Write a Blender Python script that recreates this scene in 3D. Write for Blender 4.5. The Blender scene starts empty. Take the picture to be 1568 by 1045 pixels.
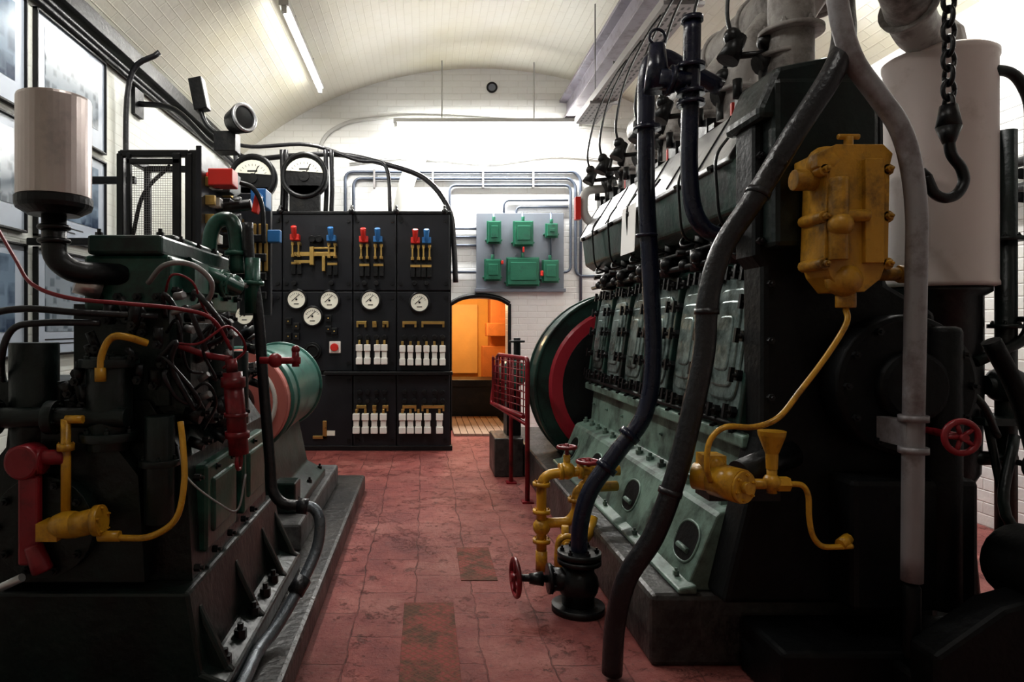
import bpy, bmesh, math, random
from mathutils import Vector, Matrix
random.seed(7)
V = Vector
D = bpy.data

# ------------------------------------------------------------------ materials
def nn(nt, t, **kw):
    n = nt.nodes.new(t)
    for k, v in kw.items():
        setattr(n, k, v)
    return n

def M(name, col, rough=0.5, metal=0.0, var=0.25, scale=9.0, bump=0.15, dirt=None, dirt_amt=0.5, dscale=5.0, spec=0.5, chips=None):
    m = D.materials.new(name); m.use_nodes = True
    nt = m.node_tree; b = nt.nodes['Principled BSDF']
    L = nt.links.new
    tc = nn(nt, 'ShaderNodeTexCoord')
    n1 = nn(nt, 'ShaderNodeTexNoise'); n1.inputs['Scale'].default_value = scale; n1.inputs['Detail'].default_value = 6
    L(tc.outputs['Object'], n1.inputs['Vector'])
    mix = nn(nt, 'ShaderNodeMix', data_type='RGBA')
    c1 = [max(0, c * (1 - var)) for c in col] + [1]; c2 = [min(1, c * (1 + var)) for c in col] + [1]
    mix.inputs[6].default_value = c1; mix.inputs[7].default_value = c2
    L(n1.outputs['Fac'], mix.inputs[0])
    out = mix.outputs[2]
    if dirt is not None:
        n2 = nn(nt, 'ShaderNodeTexNoise'); n2.inputs['Scale'].default_value = dscale; n2.inputs['Detail'].default_value = 9
        n2.inputs['Roughness'].default_value = 0.7
        L(tc.outputs['Object'], n2.inputs['Vector'])
        r = nn(nt, 'ShaderNodeValToRGB')
        r.color_ramp.elements[0].position = 0.62 - 0.3 * dirt_amt; r.color_ramp.elements[1].position = 0.74 - 0.2 * dirt_amt
        L(n2.outputs['Fac'], r.inputs[0])
        mx = nn(nt, 'ShaderNodeMix', data_type='RGBA')
        L(r.outputs[0], mx.inputs[0]); L(out, mx.inputs[6]); mx.inputs[7].default_value = list(dirt) + [1]
        out = mx.outputs[2]
    if chips is not None:
        n2 = nn(nt, 'ShaderNodeTexNoise'); n2.inputs['Scale'].default_value = 16; n2.inputs['Detail'].default_value = 10
        n2.inputs['Roughness'].default_value = 0.8
        L(tc.outputs['Object'], n2.inputs['Vector'])
        r = nn(nt, 'ShaderNodeValToRGB')
        r.color_ramp.elements[0].position = 0.655; r.color_ramp.elements[1].position = 0.675
        L(n2.outputs['Fac'], r.inputs[0])
        mx = nn(nt, 'ShaderNodeMix', data_type='RGBA')
        L(r.outputs[0], mx.inputs[0]); L(out, mx.inputs[6]); mx.inputs[7].default_value = list(chips) + [1]
        out = mx.outputs[2]
    L(out, b.inputs['Base Color'])
    mr = nn(nt, 'ShaderNodeMapRange'); mr.inputs[3].default_value = max(0.05, rough - 0.12); mr.inputs[4].default_value = min(1, rough + 0.15)
    L(n1.outputs['Fac'], mr.inputs[0]); L(mr.outputs[0], b.inputs['Roughness'])
    b.inputs['Metallic'].default_value = metal
    b.inputs['Specular IOR Level'].default_value = spec
    if bump:
        n3 = nn(nt, 'ShaderNodeTexNoise'); n3.inputs['Scale'].default_value = scale * 5; n3.inputs['Detail'].default_value = 4
        L(tc.outputs['Object'], n3.inputs['Vector'])
        bp = nn(nt, 'ShaderNodeBump'); bp.inputs['Strength'].default_value = bump; bp.inputs['Distance'].default_value = 0.01
        L(n3.outputs['Fac'], bp.inputs['Height']); L(bp.outputs[0], b.inputs['Normal'])
    return m

def EM(name, col, strength):
    m = D.materials.new(name); m.use_nodes = True
    b = m.node_tree.nodes['Principled BSDF']
    b.inputs['Base Color'].default_value = (*col, 1)
    b.inputs['Emission Color'].default_value = (*col, 1); b.inputs['Emission Strength'].default_value = strength
    return m

def brickmat(name, col, axes, coord='Object', bstr=0.35, warm=(0.8, 0.74, 0.55)):
    m = D.materials.new(name); m.use_nodes = True
    nt = m.node_tree; b = nt.nodes['Principled BSDF']; L = nt.links.new
    tc = nn(nt, 'ShaderNodeTexCoord'); sp = nn(nt, 'ShaderNodeSeparateXYZ'); cb = nn(nt, 'ShaderNodeCombineXYZ')
    L(tc.outputs[coord], sp.inputs[0])
    L(sp.outputs[axes[0]], cb.inputs[0]); L(sp.outputs[axes[1]], cb.inputs[1])
    br = nn(nt, 'ShaderNodeTexBrick'); br.inputs['Scale'].default_value = 1.0
    br.inputs['Brick Width'].default_value = 0.225; br.inputs['Row Height'].default_value = 0.075
    br.inputs['Mortar Size'].default_value = 0.006; br.inputs['Mortar Smooth'].default_value = 0.8
    L(cb.outputs[0], br.inputs['Vector'])
    no = nn(nt, 'ShaderNodeTexNoise'); no.inputs['Scale'].default_value = 0.9; no.inputs['Detail'].default_value = 7
    L(tc.outputs[coord], no.inputs['Vector'])
    ra = nn(nt, 'ShaderNodeValToRGB'); ra.color_ramp.elements[0].position = 0.45; ra.color_ramp.elements[1].position = 0.75
    ra.color_ramp.elements[0].color = (*col, 1); ra.color_ramp.elements[1].color = (*warm, 1)
    L(no.outputs['Fac'], ra.inputs[0])
    mx = nn(nt, 'ShaderNodeMix', data_type='RGBA', blend_type='MULTIPLY')
    L(ra.outputs[0], mx.inputs[6]); mx.inputs[7].default_value = (0.94, 0.935, 0.92, 1)
    L(br.outputs['Fac'], mx.inputs[0]); L(mx.outputs[2], b.inputs['Base Color'])
    b.inputs['Roughness'].default_value = 0.5
    n3 = nn(nt, 'ShaderNodeTexNoise'); n3.inputs['Scale'].default_value = 9; n3.inputs['Detail'].default_value = 5
    L(tc.outputs[coord], n3.inputs['Vector'])
    ma = nn(nt, 'ShaderNodeMath', operation='MULTIPLY_ADD'); ma.inputs[1].default_value = -0.7
    L(br.outputs['Fac'], ma.inputs[0]); L(n3.outputs['Fac'], ma.inputs[2])
    bp = nn(nt, 'ShaderNodeBump'); bp.inputs['Strength'].default_value = bstr; bp.inputs['Distance'].default_value = 0.01
    L(ma.outputs[0], bp.inputs['Height']); L(bp.outputs[0], b.inputs['Normal'])
    return m

def floormat():
    m = D.materials.new('red_painted_flagstones'); m.use_nodes = True
    nt = m.node_tree; b = nt.nodes['Principled BSDF']; L = nt.links.new
    tc = nn(nt, 'ShaderNodeTexCoord')
    def noise(s, d, r, vec=None):
        n = nn(nt, 'ShaderNodeTexNoise'); n.inputs['Scale'].default_value = s; n.inputs['Detail'].default_value = d; n.inputs['Roughness'].default_value = r
        L(vec or tc.outputs['Object'], n.inputs['Vector']); return n
    def ramp(src, a, bb, ca=(0, 0, 0, 1), cb_=(1, 1, 1, 1)):
        r = nn(nt, 'ShaderNodeValToRGB'); r.color_ramp.elements[0].position = a; r.color_ramp.elements[1].position = bb
        r.color_ramp.elements[0].color = ca; r.color_ramp.elements[1].color = cb_; L(src, r.inputs[0]); return r
    def math_(op, a, c):
        n = nn(nt, 'ShaderNodeMath', operation=op)
        for i, q in enumerate((a, c)):
            if isinstance(q, (int, float)): n.inputs[i].default_value = q
            else: L(q, n.inputs[i])
        return n.outputs[0]
    def mixc(fac, a, col):
        n = nn(nt, 'ShaderNodeMix', data_type='RGBA'); L(fac, n.inputs[0]); L(a, n.inputs[6]); n.inputs[7].default_value = (*col, 1); return n.outputs[2]
    mp = nn(nt, 'ShaderNodeMapping'); mp.inputs['Rotation'].default_value = (0, 0, math.radians(90))
    L(tc.outputs['Object'], mp.inputs[0])
    wn = noise(3, 8, .6)
    wm = nn(nt, 'ShaderNodeMix', data_type='VECTOR'); wm.inputs[0].default_value = 0.07
    L(mp.outputs[0], wm.inputs[4]); L(wn.outputs['Color'], wm.inputs[5])
    br = nn(nt, 'ShaderNodeTexBrick'); br.inputs['Scale'].default_value = 1
    br.inputs['Brick Width'].default_value = 0.42; br.inputs['Row Height'].default_value = 0.24; br.inputs['Mortar Size'].default_value = 0.0035
    br.inputs['Mortar Smooth'].default_value = 0.6
    br.inputs['Color1'].default_value = (0.84, .84, .84, 1); br.inputs['Color2'].default_value = (1.08, 1.08, 1.08, 1); br.inputs['Mortar'].default_value = (.9, .9, .9, 1)
    L(wm.outputs[1], br.inputs['Vector'])
    n1 = noise(2.2, 14, .74)
    r1 = ramp(n1.outputs['Fac'], .30, .72, (0.16, 0.032, 0.032, 1), (0.48, 0.20, 0.165, 1))
    k = r1.color_ramp.elements.new(0.5); k.color = (0.31, 0.078, 0.066, 1)
    mt = nn(nt, 'ShaderNodeMix', data_type='RGBA', blend_type='MULTIPLY'); mt.inputs[0].default_value = 1
    L(r1.outputs[0], mt.inputs[6]); L(br.outputs['Color'], mt.inputs[7])
    # joints partly filled with paint
    jn = ramp(noise(3.5, 6, .7).outputs['Fac'], .35, .62)
    joint = math_('MULTIPLY', br.outputs['Fac'], jn.outputs[0])
    # ragged flaking edges
    n4 = noise(5, 12, .72)
    vo = nn(nt, 'ShaderNodeTexVoronoi', feature='DISTANCE_TO_EDGE'); vo.inputs['Scale'].default_value = 6.5
    wm2 = nn(nt, 'ShaderNodeMix', data_type='VECTOR'); wm2.inputs[0].default_value = 0.45
    L(tc.outputs['Object'], wm2.inputs[4]); L(n4.outputs['Color'], wm2.inputs[5]); L(wm2.outputs[1], vo.inputs['Vector'])
    rc = ramp(vo.outputs['Distance'], 0, .018, (1, 1, 1, 1), (0, 0, 0, 1))
    r6 = ramp(noise(1.6, 4, .6).outputs['Fac'], .5, .62)
    crack = math_('MULTIPLY', rc.outputs[0], r6.outputs[0])
    line = math_('MAXIMUM', joint, crack)
    col = mixc(math_('MULTIPLY', line, .7), mt.outputs[2], (0.05, 0.02, 0.017))
    # chips & pits
    n5 = noise(30, 10, .78); r5 = ramp(n5.outputs['Fac'], .55, .62)
    n7 = noise(9, 10, .8); r7 = ramp(n7.outputs['Fac'], .58, .61)
    col = mixc(math_('MULTIPLY', r5.outputs[0], .55), col, (0.085, 0.04, 0.035))
    col = mixc(math_('MULTIPLY', r7.outputs[0], .6), col, (0.13, 0.06, 0.05))
    r8 = ramp(noise(14, 10, .8).outputs['Fac'], .62, .66)
    col = mixc(math_('MULTIPLY', r8.outputs[0], .5), col, (0.55, 0.34, 0.30))
    L(col, b.inputs['Base Color'])
    mr = nn(nt, 'ShaderNodeMapRange'); mr.inputs[3].default_value = 0.3; mr.inputs[4].default_value = 0.75
    L(n4.outputs['Fac'], mr.inputs[0]); L(mr.outputs[0], b.inputs['Roughness'])
    h = math_('ADD', math_('MULTIPLY', line, -.9), math_('ADD', math_('MULTIPLY', r7.outputs[0], -.5), n5.outputs['Fac']))
    h = math_('ADD', h, n1.outputs['Fac'])
    bp = nn(nt, 'ShaderNodeBump'); bp.inputs['Strength'].default_value = 0.85; bp.inputs['Distance'].default_value = 0.013
    L(h, bp.inputs['Height']); L(bp.outputs[0], b.inputs['Normal'])
    return m

def checkermat():
    m = D.materials.new('rusty_chequer_plate'); m.use_nodes = True
    nt = m.node_tree; b = nt.nodes['Principled BSDF']; L = nt.links.new
    tc = nn(nt, 'ShaderNodeTexCoord')
    mp = nn(nt, 'ShaderNodeMapping'); mp.inputs['Rotation'].default_value = (0, 0, math.radians(45)); mp.inputs['Scale'].default_value = (34, 34, 34)
    L(tc.outputs['Object'], mp.inputs[0])
    br = nn(nt, 'ShaderNodeTexBrick'); br.inputs['Scale'].default_value = 1; br.offset = 0
    br.inputs['Brick Width'].default_value = 1; br.inputs['Row Height'].default_value = 1; br.inputs['Mortar Size'].default_value = 0.14
    L(mp.outputs[0], br.inputs['Vector'])
    n = nn(nt, 'ShaderNodeTexNoise'); n.inputs['Scale'].default_value = 6; n.inputs['Detail'].default_value = 12; n.inputs['Roughness'].default_value = .78
    L(tc.outputs['Object'], n.inputs['Vector'])
    r = nn(nt, 'ShaderNodeValToRGB'); r.color_ramp.elements[0].position = 0.44; r.color_ramp.elements[1].position = 0.54
    r.color_ramp.elements[0].color = (0.10, 0.05, 0.035, 1); r.color_ramp.elements[1].color = (0.28, 0.07, 0.06, 1)
    L(n.outputs['Fac'], r.inputs[0])
    mx = nn(nt, 'ShaderNodeMix', data_type='RGBA'); mx.inputs[7].default_value = (0.17, 0.085, 0.05, 1)
    mm = nn(nt, 'ShaderNodeMath', operation='MULTIPLY'); L(br.outputs['Fac'], mm.inputs[0]); mm.inputs[1].default_value = .6
    L(mm.outputs[0], mx.inputs[0]); L(r.outputs[0], mx.inputs[6]); L(mx.outputs[2], b.inputs['Base Color'])
    b.inputs['Roughness'].default_value = 0.75; b.inputs['Specular IOR Level'].default_value = .2
    ad = nn(nt, 'ShaderNodeMath', operation='ADD'); L(br.outputs['Fac'], ad.inputs[0]); L(n.outputs['Fac'], ad.inputs[1])
    bp = nn(nt, 'ShaderNodeBump'); bp.inputs['Strength'].default_value = 1; bp.inputs['Distance'].default_value = 0.008
    L(ad.outputs[0], bp.inputs['Height']); L(bp.outputs[0], b.inputs['Normal'])
    return m

def photomat(name, c1, c2, scale):
    m = D.materials.new(name); m.use_nodes = True
    nt = m.node_tree; b = nt.nodes['Principled BSDF']; L = nt.links.new
    tc = nn(nt, 'ShaderNodeTexCoord')
    vo = nn(nt, 'ShaderNodeTexVoronoi'); vo.inputs['Scale'].default_value = scale; vo.distance = 'CHEBYCHEV'
    L(tc.outputs['Object'], vo.inputs['Vector'])
    no = nn(nt, 'ShaderNodeTexNoise'); no.inputs['Scale'].default_value = 4; no.inputs['Detail'].default_value = 8
    L(tc.outputs['Object'], no.inputs['Vector'])
    mm = nn(nt, 'ShaderNodeMath', operation='MULTIPLY'); L(vo.outputs['Distance'], mm.inputs[0]); mm.inputs[1].default_value = 1.2
    ad = nn(nt, 'ShaderNodeMath', operation='ADD'); L(mm.outputs[0], ad.inputs[0]); L(no.outputs['Fac'], ad.inputs[1])
    r = nn(nt, 'ShaderNodeValToRGB'); r.color_ramp.elements[0].color = (*c1, 1); r.color_ramp.elements[1].color = (*c2, 1)
    r.color_ramp.elements[0].position = .65; r.color_ramp.elements[1].position = 1.15
    L(ad.outputs[0], r.inputs[0]); L(r.outputs[0], b.inputs['Base Color']); b.inputs['Roughness'].default_value = 0.2
    return m

black = M('black_enamel', (0.0045, 0.005, 0.006), 0.36, 0, 0.5, 7, 0.25, dirt=(0.018, 0.017, 0.015), dirt_amt=0.25, spec=.4)
blackf = M('shade_black_casting', (0.003, 0.0035, 0.004), 0.5, 0, 0.5, 7, 0.3, dirt=(0.010, 0.009, 0.008), dirt_amt=0.2, spec=.2)  # black paint taken near zero, shade of the near ends put into the colour
blackg = M('black_green_enamel', (0.006, 0.014, 0.012), 0.36, 0, 0.5, 6, 0.35, dirt=(0.004, 0.004, 0.004), dirt_amt=0.6, spec=.42, chips=(.05, .06, .055))
dgreen = M('dark_green_enamel', (0.012, 0.045, 0.034), 0.33, 0, 0.4, 6, 0.2, dirt=(0.006, 0.009, 0.008), dirt_amt=0.6, chips=(.05, .06, .05))
green = M('green_enamel', (0.02, 0.15, 0.09), 0.35, 0, 0.25, 6, 0.1, dirt=(0.02, 0.05, 0.04), dirt_amt=0.25)
mgreen = M('mid_green_enamel', (0.014, 0.085, 0.058), 0.33, 0, 0.3, 6, 0.15, dirt=(0.006, 0.015, 0.012), dirt_amt=0.5)
teal = M('teal_enamel', (0.05, 0.19, 0.155), 0.32, 0, 0.2, 5, 0.1, dirt=(0.02, 0.07, 0.055), dirt_amt=0.35)
sage = M('sage_grey_green_paint', (0.155, 0.235, 0.195), 0.38, 0, 0.25, 6, 0.2, dirt=(0.025, 0.035, 0.03), dirt_amt=0.55, dscale=4, chips=(.03, .035, .03))
doorm = M('worn_green_silver_paint', (0.24, 0.31, 0.30), 0.30, 0.5, 0.45, 4, 0.4, dirt=(0.02, 0.04, 0.034), dirt_amt=0.65, dscale=6)
silver = M('silver_sheet_metal', (0.58, 0.59, 0.61), 0.32, 0.9, 0.15, 5, 0.1, dirt=(0.22, 0.22, 0.22), dirt_amt=0.3)
alu = M('brushed_aluminium_warm', (0.60, 0.53, 0.51), 0.33, 0.9, 0.12, 4, 0.08, dirt=(0.4, 0.36, 0.36), dirt_amt=0.15)
greyp = M('grey_painted_metal', (0.26, 0.25, 0.26), 0.4, 0.2, 0.15, 6, 0.1, dirt=(0.13, 0.10, 0.10), dirt_amt=0.4)
greyl = M('light_grey_lagging', (0.34, 0.32, 0.30), 0.55, 0, 0.25, 6, 0.4, dirt=(0.11, 0.095, 0.085), dirt_amt=0.55)
whitep = M('white_pink_painted_steel', (0.62, 0.54, 0.51), 0.45, 0, 0.06, 2, 0.05, dirt=(0.5, 0.42, 0.38), dirt_amt=0.25)
galv = M('galvanised_steel', (0.28, 0.27, 0.27), 0.45, 0.5, 0.2, 10, 0.1)
beamm = M('grey_mauve_beam_paint', (0.30, 0.28, 0.33), 0.5, 0, 0.1, 6, 0.1, dirt=(0.16, 0.15, 0.15), dirt_amt=0.4)
ochre = M('ochre_yellow_paint', (0.58, 0.31, 0.02), 0.3, 0, 0.2, 8, 0.15, dirt=(0.22, 0.10, 0.015), dirt_amt=0.35, dscale=9)
ochrec = M('ochre_casting_paint', (0.46, 0.235, 0.018), 0.38, 0, 0.3, 8, 0.3, dirt=(0.16, 0.08, 0.012), dirt_amt=0.45, dscale=9)
red = M('dark_red_paint', (0.24, 0.010, 0.018), 0.33, 0, 0.3, 8, 0.15, dirt=(0.06, 0.006, 0.006), dirt_amt=0.35)
redb = M('bright_red_bakelite', (0.60, 0.03, 0.02), 0.35, 0, 0.1, 8, 0)
blueb = M('blue_bakelite', (0.03, 0.17, 0.42), 0.35, 0, 0.1, 8, 0)
brass = M('brass', (0.62, 0.42, 0.14), 0.3, 0.9, 0.25, 12, 0.05)
ceram = M('white_ceramic', (0.85, 0.84, 0.79), 0.25, 0, 0.06, 8, 0)
face = M('meter_face_cream', (0.88, 0.87, 0.76), 0.4, 0, 0.04, 8, 0)
slate = M('black_slate_panel', (0.012, 0.013, 0.017), 0.36, 0, 0.3, 5, 0.08, spec=.4)
rubber = M('black_rubber_hose', (0.013, 0.013, 0.016), 0.32, 0, 0.4, 9, 0.4, dirt=(0.035, 0.034, 0.034), dirt_amt=.3)
navy = M('navy_black_pipe', (0.008, 0.010, 0.026), 0.25, 0, 0.3, 9, 0.15)
plinthm = M('oily_concrete', (0.075, 0.07, 0.065), 0.38, 0, 0.5, 6, 0.7, dirt=(0.010, 0.009, 0.009), dirt_amt=0.75, dscale=3, chips=(.18, .17, .16))
wood = M('worn_floor_boards', (0.34, 0.24, 0.18), 0.6, 0, 0.3, 7, 0.3)
orange = M('orange_yellow_limewash', (0.72, 0.42, 0.10), 0.7, 0, 0.15, 4, 0.2)
orbrick = M('orange_brick_pier', (0.5, 0.19, 0.05), 0.7, 0, 0.25, 9, 0.3)
opanel = M('ochre_end_panel', (0.75, 0.5, 0.18), 0.6, 0, 0.15, 5, 0.1)
panelg = M('grey_steel_backboard', (0.19, 0.21, 0.25), 0.45, 0, 0.12, 5, 0.05)
conduit = M('grey_conduit', (0.11, 0.13, 0.17), 0.35, 0.3, 0.2, 8, 0)
condw = M('white_painted_conduit', (0.50, 0.50, 0.48), 0.5, 0, 0.05, 8, 0)
paper = M('white_paper', (0.85, 0.85, 0.84), 0.7, 0, 0.03, 8, 0)
matb = M('pale_blue_picture_mount', (0.42, 0.47, 0.54), 0.3, 0, 0.03, 8, 0)
wired = M('red_wire_insulation', (0.22, 0.01, 0.018), 0.4, 0, 0.1, 8, 0)
pink = M('pink_red_rim', (0.62, 0.20, 0.17), 0.4, 0, 0.1, 8, 0.05)
flyred = M('flywheel_red', (0.34, 0.014, 0.03), 0.35, 0, 0.2, 8, 0.05)
tubeE = EM('fluorescent_tube_glow', (1.0, 0.99, 0.95), 55)
tubeE2 = EM('fluorescent_tube_glow_dim', (1.0, 0.97, 0.92), 22)
photo1 = photomat('photo_print_blue_grey', (0.05, 0.07, 0.09), (0.26, 0.30, 0.34), 14)
photo2 = photomat('photo_print_dark', (0.02, 0.04, 0.08), (0.18, 0.25, 0.33), 8)

# ------------------------------------------------------------------ geometry helpers
def basis(n):
    n = V(n).normalized()
    a = V((0, 0, 1)) if abs(n.z) < 0.9 else V((1, 0, 0))
    u = a.cross(n).normalized(); v = n.cross(u).normalized()
    return u, v, n

def catmull(pts, sub=6):
    pts = [V(p) for p in pts]
    if len(pts) < 3: return pts
    P = [pts[0] * 2 - pts[1]] + pts + [pts[-1] * 2 - pts[-2]]
    out = []
    for i in range(1, len(P) - 2):
        p0, p1, p2, p3 = P[i - 1:i + 3]
        for s in range(sub):
            t = s / sub
            out.append(0.5 * ((2 * p1) + (p2 - p0) * t + (2 * p0 - 5 * p1 + 4 * p2 - p3) * t * t + (3 * p1 - p0 - 3 * p2 + p3) * t ** 3))
    out.append(pts[-1])
    return out

def corner(pts, r=0.05, seg=5):
    pts = [V(p) for p in pts]; out = [pts[0]]
    for i in range(1, len(pts) - 1):
        a, b, c = pts[i - 1], pts[i], pts[i + 1]
        d1 = (a - b); d2 = (c - b)
        rr = min(r, d1.length * .45, d2.length * .45)
        s = b + d1.normalized() * rr; e = b + d2.normalized() * rr
        for k in range(seg + 1):
            t = k / seg
            out.append((1 - t) ** 2 * s + 2 * t * (1 - t) * b + t * t * e)
    out.append(pts[-1]); return out

class Part:
    def __init__(s, name, mat, bevel): s.name = name; s.mat = mat; s.bevel = bevel; s.bm = bmesh.new()
    def box(s, x0, x1, y0, y1, z0, z1):
        vs = [s.bm.verts.new((x, y, z)) for x in (x0, x1) for y in (y0, y1) for z in (z0, z1)]
        for f in ((0, 1, 3, 2), (4, 6, 7, 5), (0, 4, 5, 1), (2, 3, 7, 6), (0, 2, 6, 4), (1, 5, 7, 3)):
            s.bm.faces.new([vs[i] for i in f])
        return s
    def obox(s, c, u, v, n, a, b, h):
        c = V(c); u = V(u).normalized() * a; v = V(v).normalized() * b; n = V(n).normalized() * h
        vs = [s.bm.verts.new(c + u * i + v * j + n * k) for i in (-1, 1) for j in (-1, 1) for k in (-1, 1)]
        for f in ((0, 1, 3, 2), (4, 6, 7, 5), (0, 4, 5, 1), (2, 3, 7, 6), (0, 2, 6, 4), (1, 5, 7, 3)):
            s.bm.faces.new([vs[i] for i in f])
        return s
    def poly(s, pts, ext):
        a = [s.bm.verts.new(V(p)) for p in pts]; b = [s.bm.verts.new(V(p) + V(ext)) for p in pts]
        n = len(a)
        s.bm.faces.new(a[::-1]); s.bm.faces.new(b)
        for i in range(n):
            s.bm.faces.new((a[i], a[(i + 1) % n], b[(i + 1) % n], b[i]))
        return s
    def prism(s, prof, y0, y1):
        return s.poly([(x, y0, z) for x, z in prof], (0, y1 - y0, 0))
    def cyl(s, p0, p1, r0, r1=None, seg=20, smooth=True):
        r1 = r0 if r1 is None else r1
        p0 = V(p0); p1 = V(p1); u, v, n = basis(p1 - p0)
        A = []; B = []
        for i in range(seg):
            t = 2 * math.pi * i / seg; d = u * math.cos(t) + v * math.sin(t)
            A.append(s.bm.verts.new(p0 + d * r0)); B.append(s.bm.verts.new(p1 + d * r1))
        s.bm.faces.new(A[::-1]); s.bm.faces.new(B)
        for i in range(seg):
            f = s.bm.faces.new((A[i], A[(i + 1) % seg], B[(i + 1) % seg], B[i])); f.smooth = smooth
        return s
    def tube(s, pts, r, seg=10, smooth=True):
        P = catmull(pts) if smooth else [V(p) for p in pts]
        u = None; rings = []
        for i, p in enumerate(P):
            t = (P[min(i + 1, len(P) - 1)] - P[max(i - 1, 0)])
            if t.length < 1e-7: continue
            t.normalize()
            if u is None: u, v, _ = basis(t)
            else:
                u = (u - t * u.dot(t)).normalized()
            v = t.cross(u)
            rings.append([s.bm.verts.new(p + (u * math.cos(2 * math.pi * k / seg) + v * math.sin(2 * math.pi * k / seg)) * r) for k in range(seg)])
        s.bm.faces.new(rings[0][::-1]); s.bm.faces.new(rings[-1])
        for a, b in zip(rings, rings[1:]):
            for k in range(seg):
                f = s.bm.faces.new((a[k], a[(k + 1) % seg], b[(k + 1) % seg], b[k])); f.smooth = True
        return s
    def pipe(s, pts, r, bend=0.06, seg=10):
        return s.tube(corner(pts, bend), r, seg, smooth=False)
    def ring(s, c, axis, R, r, seg=28, ms=8):
        c = V(c); u, v, n = basis(axis); R_ = []
        for i in range(seg):
            t = 2 * math.pi * i / seg; d = u * math.cos(t) + v * math.sin(t)
            R_.append([s.bm.verts.new(c + d * (R + r * math.cos(2 * math.pi * k / ms)) + n * r * math.sin(2 * math.pi * k / ms)) for k in range(ms)])
        for i in range(seg):
            a = R_[i]; b = R_[(i + 1) % seg]
            for k in range(ms):
                f = s.bm.faces.new((a[k], b[k], b[(k + 1) % ms], a[(k + 1) % ms])); f.smooth = True
        return s
    def lathe(s, c, axis, prof, seg=28):
        c = V(c); u, v, n = basis(axis); R_ = []
        for r, h in prof:
            r = max(r, 0.0005)
            R_.append([s.bm.verts.new(c + n * h + (u * math.cos(2 * math.pi * k / seg) + v * math.sin(2 * math.pi * k / seg)) * r) for k in range(seg)])
        s.bm.faces.new(R_[0][::-1]); s.bm.faces.new(R_[-1])
        for a, b in zip(R_, R_[1:]):
            for k in range(seg):
                f = s.bm.faces.new((a[k], a[(k + 1) % seg], b[(k + 1) % seg], b[k])); f.smooth = len(prof) > 6
        return s
    def ball(s, c, r, sx=1, sy=1, sz=1, seg=14):
        mt = Matrix.Translation(V(c)) @ Matrix.Diagonal((sx, sy, sz, 1))
        g = bmesh.ops.create_uvsphere(s.bm, u_segments=seg, v_segments=seg // 2 + 1, radius=r, matrix=mt)
        for v_ in g['verts']:
            for f in v_.link_faces: f.smooth = True
        return s
    def bolt(s, p, n, r=0.012, h=0.015):
        p = V(p); n = V(n).normalized()
        s.cyl(p - n * 0.004, p + n * h, r, r, 6, False)
        s.cyl(p + n * h, p + n * (h + r * .9), r * .5, r * .5, 6, False)
        return s
    def flange(s, c, n, R, h=0.018, bolts=6):
        c = V(c); u, v, n = basis(n)
        s.cyl(c - n * h / 2, c + n * h / 2, R, seg=24)
        for i in range(bolts):
            t = 2 * math.pi * i / bolts + .3
            s.bolt(c + (u * math.cos(t) + v * math.sin(t)) * R * .78 + n * h / 2, n, R * .11, R * .12)
        return s
    def wheel(s, c, n, R, r=0.010, spokes=5):
        c = V(c); u, v, n = basis(n)
        s.ring(c, n, R, r, 26, 8); s.cyl(c - n * r * 2, c + n * r * 2, R * .24, seg=12)
        for i in range(spokes):
            t = 2 * math.pi * i / spokes
            s.cyl(c, c + (u * math.cos(t) + v * math.sin(t)) * R, r * .7, seg=6)
        return s

class Obj:
    def __init__(s, name, origin=(0, 0, 0)):
        s.name = name; s.o = V(origin); s.parts = {}
    def __call__(s, part, mat=None, bevel=0.0):
        if part not in s.parts: s.parts[part] = Part(part, mat, bevel)
        return s.parts[part]
    def done(s):
        if len(s.parts) == 1: par = None
        else:
            par = D.objects.new(s.name, None); par.location = s.o; par.empty_display_size = 0.1
            bpy.context.scene.collection.objects.link(par)
        for p in s.parts.values():
            bm = p.bm
            bmesh.ops.recalc_face_normals(bm, faces=bm.faces)
            bmesh.ops.translate(bm, verts=bm.verts, vec=-s.o)
            me = D.meshes.new(p.name); bm.to_mesh(me); bm.free()
            me.materials.append(p.mat)
            ob = D.objects.new(p.name if par else s.name, me)
            bpy.context.scene.collection.objects.link(ob)
            if par: ob.parent = par
            else: ob.location = s.o
            if p.bevel:
                b = ob.modifiers.new('bevel', 'BEVEL'); b.width = p.bevel; b.segments = 2; b.limit_method = 'ANGLE'; b.angle_limit = math.radians(40)

# ================================================================== ROOM
LW, RW, BY, FY = -2.2, 3.5, 8.2, -2.0
AX, AZ, RAD = 0.65, 4.35, 4.39
def vz(x): return AZ - RAD + math.sqrt(RAD ** 2 - (x - AX) ** 2)
f = Obj('floor'); f('floor', floormat()).box(LW - .2, RW + .2, FY, BY + .3, -0.15, 0.0); f.done()
w = Obj('wall_left'); w('w', brickmat('white_painted_brick_left', (0.68, 0.70, 0.66), (1, 2), bstr=.2, warm=(.66, .66, .56))).box(LW - .2, LW, FY, BY, 0, vz(LW) + .02); w.done()
w = Obj('wall_right'); w('w', brickmat('white_painted_brick_right', (0.82, 0.82, 0.82), (1, 2), bstr=.5, warm=(.78, .77, .72))).box(RW, RW + .2, FY, BY, 0, vz(RW) + .02); w.done()
w = Obj('wall_rear'); w('w', brickmat('grey_painted_brick_rear', (0.42, 0.42, 0.40), (0, 2))).box(LW - .2, RW + .2, FY - .2, FY, 0, 4.6); w.done()
bm = bmesh.new(); uvl = bm.loops.layers.uv.new('UVMap')
N = 40; th = 2 * math.asin((RW - LW) / 2 / RAD)
def arcp(i, r, y):
    a = -th / 2 + th * i / N
    return V((AX + r * math.sin(a), y, AZ - RAD + r * math.cos(a)))
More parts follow.
